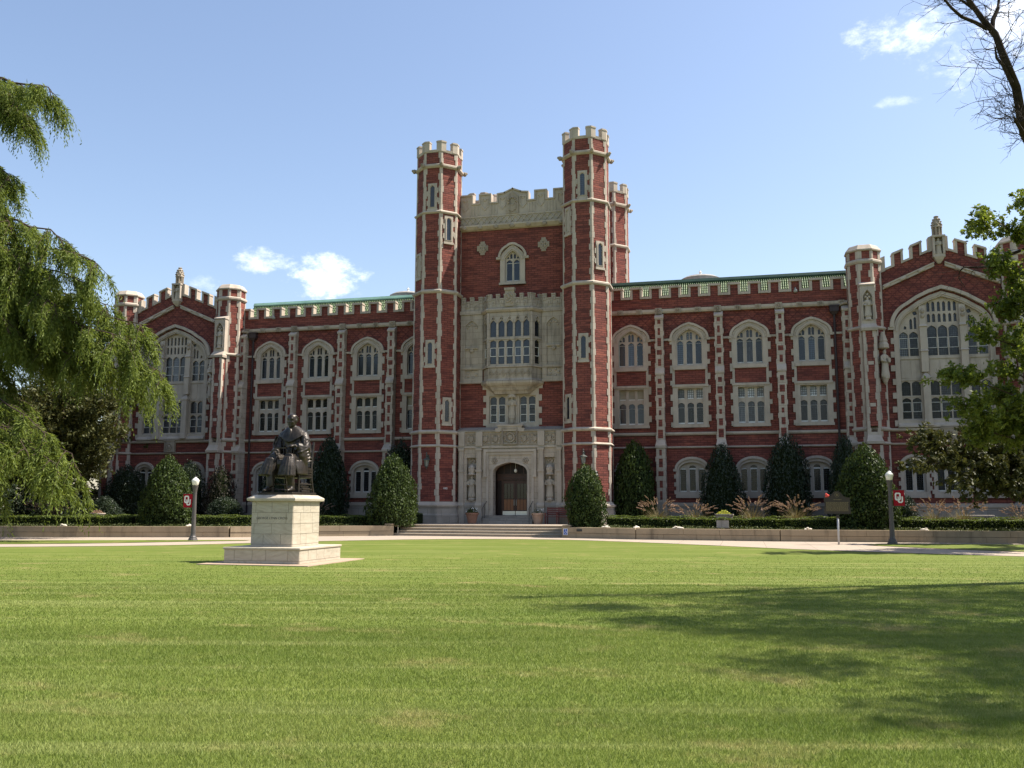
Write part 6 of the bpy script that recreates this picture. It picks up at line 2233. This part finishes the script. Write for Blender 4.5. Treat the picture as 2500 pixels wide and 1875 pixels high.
extra = []
for (x, y, z) in CYP[:10]:
    extra.append((x - gC.uniform(2.5, 5.5), y + gC.uniform(-2.0, 2.5), z + gC.uniform(-1.5, 1.0)))
for k, tgt in enumerate(CYP + CYPLOW + extra):
    tgt = Vector(tgt)
    low = tgt.z < 6
    hz = min(31, tgt.z + (2.6 if not low else 3.4) + gC.uniform(-.4, .8))
    st_, _ = along(tp, max(0, min(1, (hz - .3) / 33)))
    st_ = Vector((st_.x, st_.y, hz))
    main = bez(st_, tgt + Vector((0, 0, .4)), 1.1 if not low else 1.6, 9, .18, gC)
    main = main + [tgt + Vector((.25, 0, -.25))]
    br.tube([p - c0 for p in main], taper(.13 if not low else .09, .018, len(main)), 5)
    ns = 23 if not low else 17
    for j in range(ns):
        t_ = .22 + .78 * (j + gC.random()) / ns
        p, d = along(main, min(t_, .995))
        sd = d.cross(Vector((0, 0, 1))).normalized() * gC.choice((-1, 1))
        ln = gC.uniform(.9, 2.0) * (1.25 - .55 * t_)
        q = p + (d * gC.uniform(.3, .9) + sd * gC.uniform(.3, 1.0)).normalized() * ln + Vector((0, 0, -ln * gC.uniform(.15, .75)))
        sec = bez(p, q, .25 * ln, 5, .03, gC)
        br.tube([v - c0 for v in sec], taper(.026, .008, len(sec)), 4)
        sprays_on(sec, 26, .5, 1.5, gC)
    sprays_on(main[4:], 16, .4, .9, gC)
br.build('branches', 'bark', cy)
O_, D_, LN_ = np.array([tuple(p - c0) for p in O_]), np.array([tuple(d) for d in D_]), np.array(LN_)
gN = np.random.default_rng(77)
Q = []
NB = 15
for j in range(NB):
    t_ = (j + gN.random((len(O_), 1))) / NB
    p = O_ + D_ * (LN_[:, None] * t_) + np.array([0, 0, -1.0]) * (LN_[:, None] * .30 * t_ ** 2)
    d2 = D_ * .75 + np.array([0, 0, -.45]) * t_ + gN.normal(size=O_.shape) * .42
    d2 /= np.linalg.norm(d2, axis=1, keepdims=True)
    s = np.cross(d2, gN.normal(size=O_.shape))
    s /= np.linalg.norm(s, axis=1, keepdims=True) + 1e-9
    ln = (.20 + .16 * gN.random((len(O_), 1))) * (1.1 - .5 * t_)
    w_ = .018 + .014 * gN.random((len(O_), 1))
    Q.append(np.stack([p, p + d2 * ln * .5 + s * w_, p + d2 * ln, p + d2 * ln * .5 - s * w_], 1))
fol = obj('foliage', quads('foliage', np.concatenate(Q).reshape(-1, 3), 4, 'cypress_leaf'), None, cy)
# small round cones
cn_ = MB()
for k in range(260):
    i = gC.randrange(len(O_))
    p = O_[i] + D_[i] * LN_[i] * gC.uniform(.3, .9)
    cn_.ball(tuple(p), .045, 5, 4)
tag(cn_.build('cone', 'hedge_leaf', cy), kind='stuff')
cy.location.x -= 1.2


def leafy_tree(name, label, base, trunk, ends, mt, lm, leaf, per, rad, starts, seed, sub=4, bmat='bark', flat=.2, rmain=.10, asp=.5):
    """trunk + a limb to every end point, each limb ending in several leaf clumps"""
    g = random.Random(seed)
    gn = np.random.default_rng(seed)
    t_ = thing(name, label, 'tree', base)
    b0 = Vector(base)
    MB().tube([Vector(p) - b0 for p in trunk], mt, 10).build('trunk', bmat, t_, smooth=True)
    tr = [Vector(p) for p in trunk]
    lim = MB()
    P_ = []
    for e in ends:
        e = Vector(e)
        s0, _ = along(tr, max(0.0, min(.98, starts(e))))
        main = bez(s0, e, g.uniform(.3, .9), 7, .12, g)
        lim.tube([p - b0 for p in main], taper(rmain, .012, len(main)), 5)
        for k in range(sub + 3):
            tt = 1.0 if k < 2 else g.uniform(.5, 1.0)
            p, d = along(main, min(tt, .999))
            q = p + Vector((g.gauss(0, 1), g.gauss(0, 1), g.gauss(0, .6))) * rad * (.75 if k else .1)
            lim.tube([v - b0 for v in bez(p, q, .1, 4, .03, g)], taper(.014, .004, 5), 4)
            m = int(per * g.uniform(.7, 1.2))
            off = gn.normal(size=(m, 3)) * np.array([rad * .46, rad * .46, rad * .32])
            # twigs inside the clump gather the leaves into small sprays
            tw = gn.normal(size=(max(6, m // 14), 3)) * np.array([rad * .5, rad * .5, rad * .34])
            off = tw[gn.integers(0, len(tw), m)] + gn.normal(size=(m, 3)) * rad * .11 + off * .12
            P_.append(np.array(tuple(q)) + off)
    lim.build('branches', bmat, t_)
    p = np.concatenate(P_) - np.array(base)
    obj('crown', leaf_mesh('crown', p, leaf, lm, flat, asp), None, t_)
    return t_


OAK = [(23.51, -21.82, 12.98), (24.53, -21.19, 14.03), (25.29, -20.43, 13.71), (23.84, -21.46, 10.92), (24.77, -20.34, 12.08), (24.76, -21.63, 10.09), (24.53, -20.04, 9.47), (23.40, -21.70, 8.13), (22.47, -22.23, 6.50), (22.18, -21.66, 5.55), (22.72, -20.89, 4.73), (23.92, -19.59, 5.07), (24.19, -20.84, 7.04), (24.92, -20.44, 5.45), (24.38, -18.61, 6.33), (25.58, -18.56, 8.18), (25.18, -21.20, 11.2),
       (25.2, -20.6, 4.6), (25.8, -19.4, 6.9), (26.2, -18.0, 9.6), (27.5, -19.5, 12.5), (28.6, -15.0, 13.5), (30.5, -18.5, 13.5), (31.8, -15.0, 11.0), (30.5, -13.0, 8.5), (27.5, -20.5, 7.5), (26.0, -21.3, 8.8), (25.6, -22.0, 6.6)]
OAK = [p for p in OAK if p[2] < 11.3 or p[2] > 12.5 and p[0] != 24.53 and p[0] < 25.4 or p[0] > 30]
leafy_tree('oak_tree', 'bright green oak reaching in from the right edge, its trunk out of view', (28.8, -16.9, .02), [(28.8, -16.9, 0), (28.7, -17.0, 3), (28.4, -17.2, 6.5), (28.5, -17.4, 10), (28.4, -17.5, 14)], OAK, [.38, .32, .25, .17, .05], 'oak_leaf', .18, 400, .52, lambda e: max(.18, (e.z - 1.5) / 14.5), 51, 4, rmain=.075, asp=.45)
MAG = [(21.9, -14.89, 4.45), (22.75, -14.16, 4.95), (22.1, -15.20, 3.65), (23.17, -14.42, 3.86), (24.51, -13.16, 4.77), (23.56, -14.68, 2.9), (24.96, -13.91, 3.49), (25.99, -12.75, 4.49), (25.49, -13.68, 2.9), (26.70, -12.47, 3.73), (26.56, -13.36, 2.6), (28.5, -11, 5.2), (30, -12.5, 4.6), (29.5, -13.6, 3.3), (31, -10.5, 3.5)]
leafy_tree('magnolia_tree', 'dark low spreading magnolia at the right, below the bright oak', (28.1, -10.6, .5), [(28.1, -10.6, .4), (28.0, -10.8, 1.2), (27.6, -11.2, 2.1), (27.3, -11.6, 3.2), (27.2, -11.7, 4.3)], MAG, [.28, .24, .2, .13, .05], 'magnolia_leaf', .23, 210, .62, lambda e: .35 + .06 * e.z, 52, 4, rmain=.09, asp=.42)
MAGL = [(-22.94, -12.61, 4.90), (-22.65, -12.19, 6.16), (-26.45, -12.80, 7.42), (-25.67, -11.72, 8.53), (-23.86, -12.98, 5.87), (-27.17, -13.87, 6.34), (-23.51, -11.59, 7.73), (-25.31, -13.21, 4.90), (-28.16, -13.92, 4.89), (-24.6, -12.2, 6.9), (-25.2, -11, 3.6), (-27, -12.5, 3.4), (-29.5, -12.5, 6.5), (-29, -11, 8.8), (-27, -11, 9.8), (-31, -13, 4.6), (-31, -12, 8), (-33, -14, 6.5), (-34, -13, 9), (-33, -13, 3.8)]
leafy_tree('magnolia_tree', 'dark broad-leaved magnolia half hidden behind the drooping cypress', (-27.0, -11.0, .5), [(-27, -11, .4), (-26.9, -11.1, 3), (-26.8, -11.2, 6), (-26.9, -11.2, 9)], MAGL, [.30, .24, .16, .05], 'magnolia_leaf', .24, 260, .9, lambda e: max(.1, (e.z - 1.2) / 9), 53, 5, rmain=.07, asp=.42)

BGT = [((-36, -9), 1, 'dense dark tree at the far left behind the cypress trunk'), ((-42, -14), 2, 'dark bushy tree at the very left edge behind the cypress'), ((-34.5, -2), 3, 'dark tree beside the library flank at the far left')]
for (bx, by), sd, lab in BGT:
    rg = random.Random(sd)
    E_ = [(bx + rg.uniform(-4.2, 4.2), by + rg.uniform(-2.5, 2.5), rg.uniform(1.2, 9.5)) for _ in range(34)]
    leafy_tree('broadleaf_tree', lab, (bx, by, .4), [(bx, by, .3), (bx + .1, by, 3), (bx, by + .1, 6), (bx, by, 9)], E_, [.3, .24, .16, .05], 'magnolia_leaf', .26, 200, 1.05, lambda e: max(.05, (e.z - 1.0) / 9.5), 60 + sd, 3, rmain=.06)

for nm in ('oak_tree', 'magnolia_tree'):
    bpy.data.objects[nm].location.x += .35

# tall half-dead tree at the right: bare limbs in view, leafy crown above the frame
D1 = [(21.36, -37.41, 8.94), (20.66, -38.24, 9.94), (20.43, -38.73, 10.78), (20.23, -39.03, 11.07), (20.08, -39.12, 11.49), (19.97, -39.19, 11.84), (19.70, -39.31, 12.16), (19.43, -39.43, 12.57), (19.35, -39.49, 12.83), (19.2, -39.7, 13.6)]
D2 = [(19.90, -39.22, 11.92), (19.96, -39.14, 12.21), (20.09, -39.05, 12.49), (20.15, -38.96, 12.74), (20.14, -38.90, 13.05), (20.3, -38.8, 13.7)]
D3 = [(19.79, -39.26, 11.95), (19.52, -39.44, 12.04), (19.22, -39.63, 12.10), (18.98, -39.81, 12.25), (18.86, -39.86, 12.41), (18.72, -39.93, 12.59), (18.5, -40, 12.9)]
D4 = [(20.28, -38.97, 10.79), (20.08, -39.17, 11.12), (19.92, -39.33, 11.23), (19.87, -39.47, 11.42)]
D5 = [(20.9, -38.0, 9.5), (20.48, -38.75, 10.0), (20.44, -38.68, 10.43), (20.45, -38.71, 10.70)]
D6 = [(20.95, -37.9, 9.6), (20.55, -38.7, 9.65), (20.32, -39.04, 9.81), (20.21, -39.19, 9.93)]
D7 = [(19.70, -39.31, 12.16), (19.57, -39.18, 12.49), (19.35, -39.16, 12.73), (19.26, -39.21, 12.93), (19.1, -39.2, 13.4)]
DT = [(26.55, -19.41, 12.4), (25.71, -19.59, 12.08), (25.13, -19.7, 11.85), (24.59, -19.8, 11.63), (24.19, -19.88, 11.38), (23.71, -19.99, 11.34), (23.31, -20.09, 11.36), (23.14, -20.11, 11.17), (23.1, -20.07, 10.91), (23.34, -19.98, 10.55)]
dead = thing('shade_tree', 'tall tree at the top right showing only bare dark limbs against the sky', 'tree', (23.6, -35.6, 0))
b0 = Vector((23.6, -35.6, 0))
gd = random.Random(9)
dm = MB()
dm.tube([Vector(p) - b0 for p in [(23.6, -35.6, 0), (23.5, -35.7, 3), (23.3, -36.0, 5.5), (23.6, -36.6, 9), (24.2, -37.5, 13), (24.6, -38, 17)]], [.42, .34, .3, .25, .16, .05], 10)
dm.build('trunk', 'dead_bark', dead, smooth=True)
dm = MB()
dm.tube([Vector(p) - b0 for p in [(23.3, -36.0, 5.4), (22.4, -36.6, 7.4)] + D1], [.15, .13] + taper(.115, .03, len(D1)), 8)
for pts, r in ((D2, .055), (D3, .045), (D4, .05), (D5, .05), (D6, .07), (D7, .04)):
    dm.tube([Vector(p) - b0 for p in pts], taper(r, r * .35, len(pts)), 6)


def twig(p, d, L, r, depth):
    pts = [p]
    for k in range(4):
        d = (d + Vector((gd.gauss(0, .28), gd.gauss(0, .28), gd.gauss(.04, .25)))).normalized()
        pts.append(pts[-1] + d * L / 4)
    dm.tube([q - b0 for q in pts], taper(r, r * .4, 5), 4)
    if depth > 0:
        for k in range(gd.choice((2, 3, 4))):
            q, dd = along(pts, gd.uniform(.2, .98))
            twig(q, (dd + Vector((gd.gauss(0, .8), gd.gauss(0, .8), gd.gauss(0, .7)))).normalized(), L * gd.uniform(.45, .75), r * .6, depth - 1)


for pts, n, L in ((D1[1:], 30, .95), (D2, 12, .6), (D3, 14, .55), (D4, 8, .6), (D5, 9, .8), (D6, 14, .85), (D7, 9, .55)):
    V = [Vector(p) for p in pts]
    for k in range(n):
        p, d = along(V, gd.uniform(.05, .98))
        s = cR * gd.choice((-1, -1, 1)) + Vector((0, 0, gd.uniform(-.6, .7)))
        twig(p, (d * .35 + s * .8).normalized(), L * gd.uniform(.6, 1.2), .0105, 2)
dm.build('branches', 'dead_bark', dead)
# a dead bough on the oak, bare against the gable
oak = bpy.data.objects['oak_tree']
b0 = Vector(oak.location)
dm = MB()
dm.tube([Vector(p) - b0 for p in [(28.45, -17.3, 9.0)] + DT], taper(.08, .012, len(DT) + 1), 6)
V = [Vector(p) for p in DT[3:]]
for k in range(12):
    p, d = along(V, gd.uniform(.05, .98))
    twig(p, (d * .35 + (cR * gd.choice((-1, -1, 1)) + Vector((0, 0, gd.uniform(-.9, .5)))) * .8).normalized(), gd.uniform(.6, 1.1), .010, 2)
dm.build('dead_bough', 'dead_bark', oak)
b0 = Vector((23.6, -35.6, 0))
gl = np.random.default_rng(15)
LP = []
for (x, y, z, r) in [(25, -43.4, 14, .9), (26.5, -44.4, 14, 1.0), (27.5, -42.9, 14, 1.0), (26, -46.4, 14, .8), (25.2, -47.9, 14, .7), (27.5, -45.4, 14, 1.0), (24.2, -45.9, 14, .6), (28.5, -47.5, 14, 1.0), (28.8, -44.0, 14, 1.2)] + [(a_ + 3.9, b_ + 2.4, c_, r_) for (a_, b_, c_, r_) in [(21.4, -41.6, 16.2, 1.3), (21.8, -43.5, 16.5, 1.4), (23.2, -43.8, 15.5, 1.5), (24.6, -42.8, 15.0, 1.7), (23.0, -41.0, 17.5, 1.6), (25.0, -40.0, 16.0, 1.9), (26.6, -41.5, 15.5, 1.9), (25.5, -37.8, 17.5, 1.7), (27.2, -38.6, 16.6, 2.0), (28.5, -41.0, 15.0, 1.9), (24.0, -39.0, 18.5, 1.5), (26.0, -44.0, 14.0, 1.5), (28.0, -44.0, 13.5, 1.6), (29.0, -37.0, 15.5, 2.0), (22.4, -46.0, 14.5, 1.0), (25.2, -46.2, 13.6, 1.2), (30.0, -43.0, 13.5, 1.8), (27.0, -47.0, 12.5, 1.2), (23.6, -48.5, 12.8, .8), (20.9, -45.2, 15.8, .8), (19.0, -42.6, 16.6, .6), (19.6, -44.4, 16.0, .6), (25.5, -48.2, 13, 1.0), (24.5, -49.9, 12.5, .9), (27.5, -48.7, 13, 1.1), (23.5, -50.0, 13, .9), (24.5, -51.6, 12.5, .8), (22.6, -47.4, 14, .7)]]:
    m = int(1250 * r)
    tw = gl.normal(size=(90, 3)) * np.array([r * .6, r * .6, r * .35])
    LP.append(np.array([x, y, z]) + tw[gl.integers(0, 90, m)] + gl.normal(size=(m, 3)) * .2)
obj('crown', leaf_mesh('crown', np.concatenate(LP) - np.array(tuple(b0)), .17, 'oak_leaf', .2), None, dead)

# ------------------------------------------------------------------ grass blades on the near lawn
gg = np.random.default_rng(3)
cx0, cy0 = 14.396, -60.0
BL = []
slab = [(-.75, -36.5), (2.75, -36.5), (2.75, -32.5), (-.75, -32.5)]
for d0, d1, n, hl, wd in ((4.6, 8, 230000, .026, .0026), (8, 13, 260000, .027, .0036), (13, 20, 200000, .024, .0055), (20, 34, 150000, .020, .008)):
    dd = np.sqrt(gg.random(n) * (d1 ** 2 - d0 ** 2) + d0 ** 2)
    lat = (gg.random(n) * 2 - 1) * (dd * .60 + .4)
    x = cx0 + cR.x * lat + cFh.x * dd
    y = cy0 + cR.y * lat + cFh.y * dd
    k = ~inside(x, y, path_poly) & ~inside(x, y, slab) & (y < -13)
    if d0 >= 20:
        k |= inside(x, y, strip_l) | inside(x, y, strip_r)
        k &= ~inside(x, y, slab)
    x, y = x[k], y[k]
    n = len(x)
    if d0 >= 20:
        keep = gg.random(n) < np.clip((34 - dd[k]) / 13, 0, 1) ** 1.5
        x, y = x[keep], y[keep]
        n = len(x)
    h = hl * (.5 + gg.random(n))
    a = gg.random(n) * 2 * PI
    ln = gg.random(n) * .9 + .1
    b = np.stack([x, y, np.zeros(n)], 1)
    s = np.stack([np.cos(a), np.sin(a), 0 * a], 1) * wd
    a2 = gg.random(n) * 2 * PI
    lean = np.stack([np.cos(a2) * ln, np.sin(a2) * ln, 1 + 0 * a], 1) * h[:, None]
    BL.append(np.stack([b - s, b + s, b + lean], 1).reshape(-1, 3))
go = obj('grass', quads('grass', np.concatenate(BL), 3, 'grass_blade'), None)
tag(go, 'short mown lawn grass in front of the library', kind='stuff')
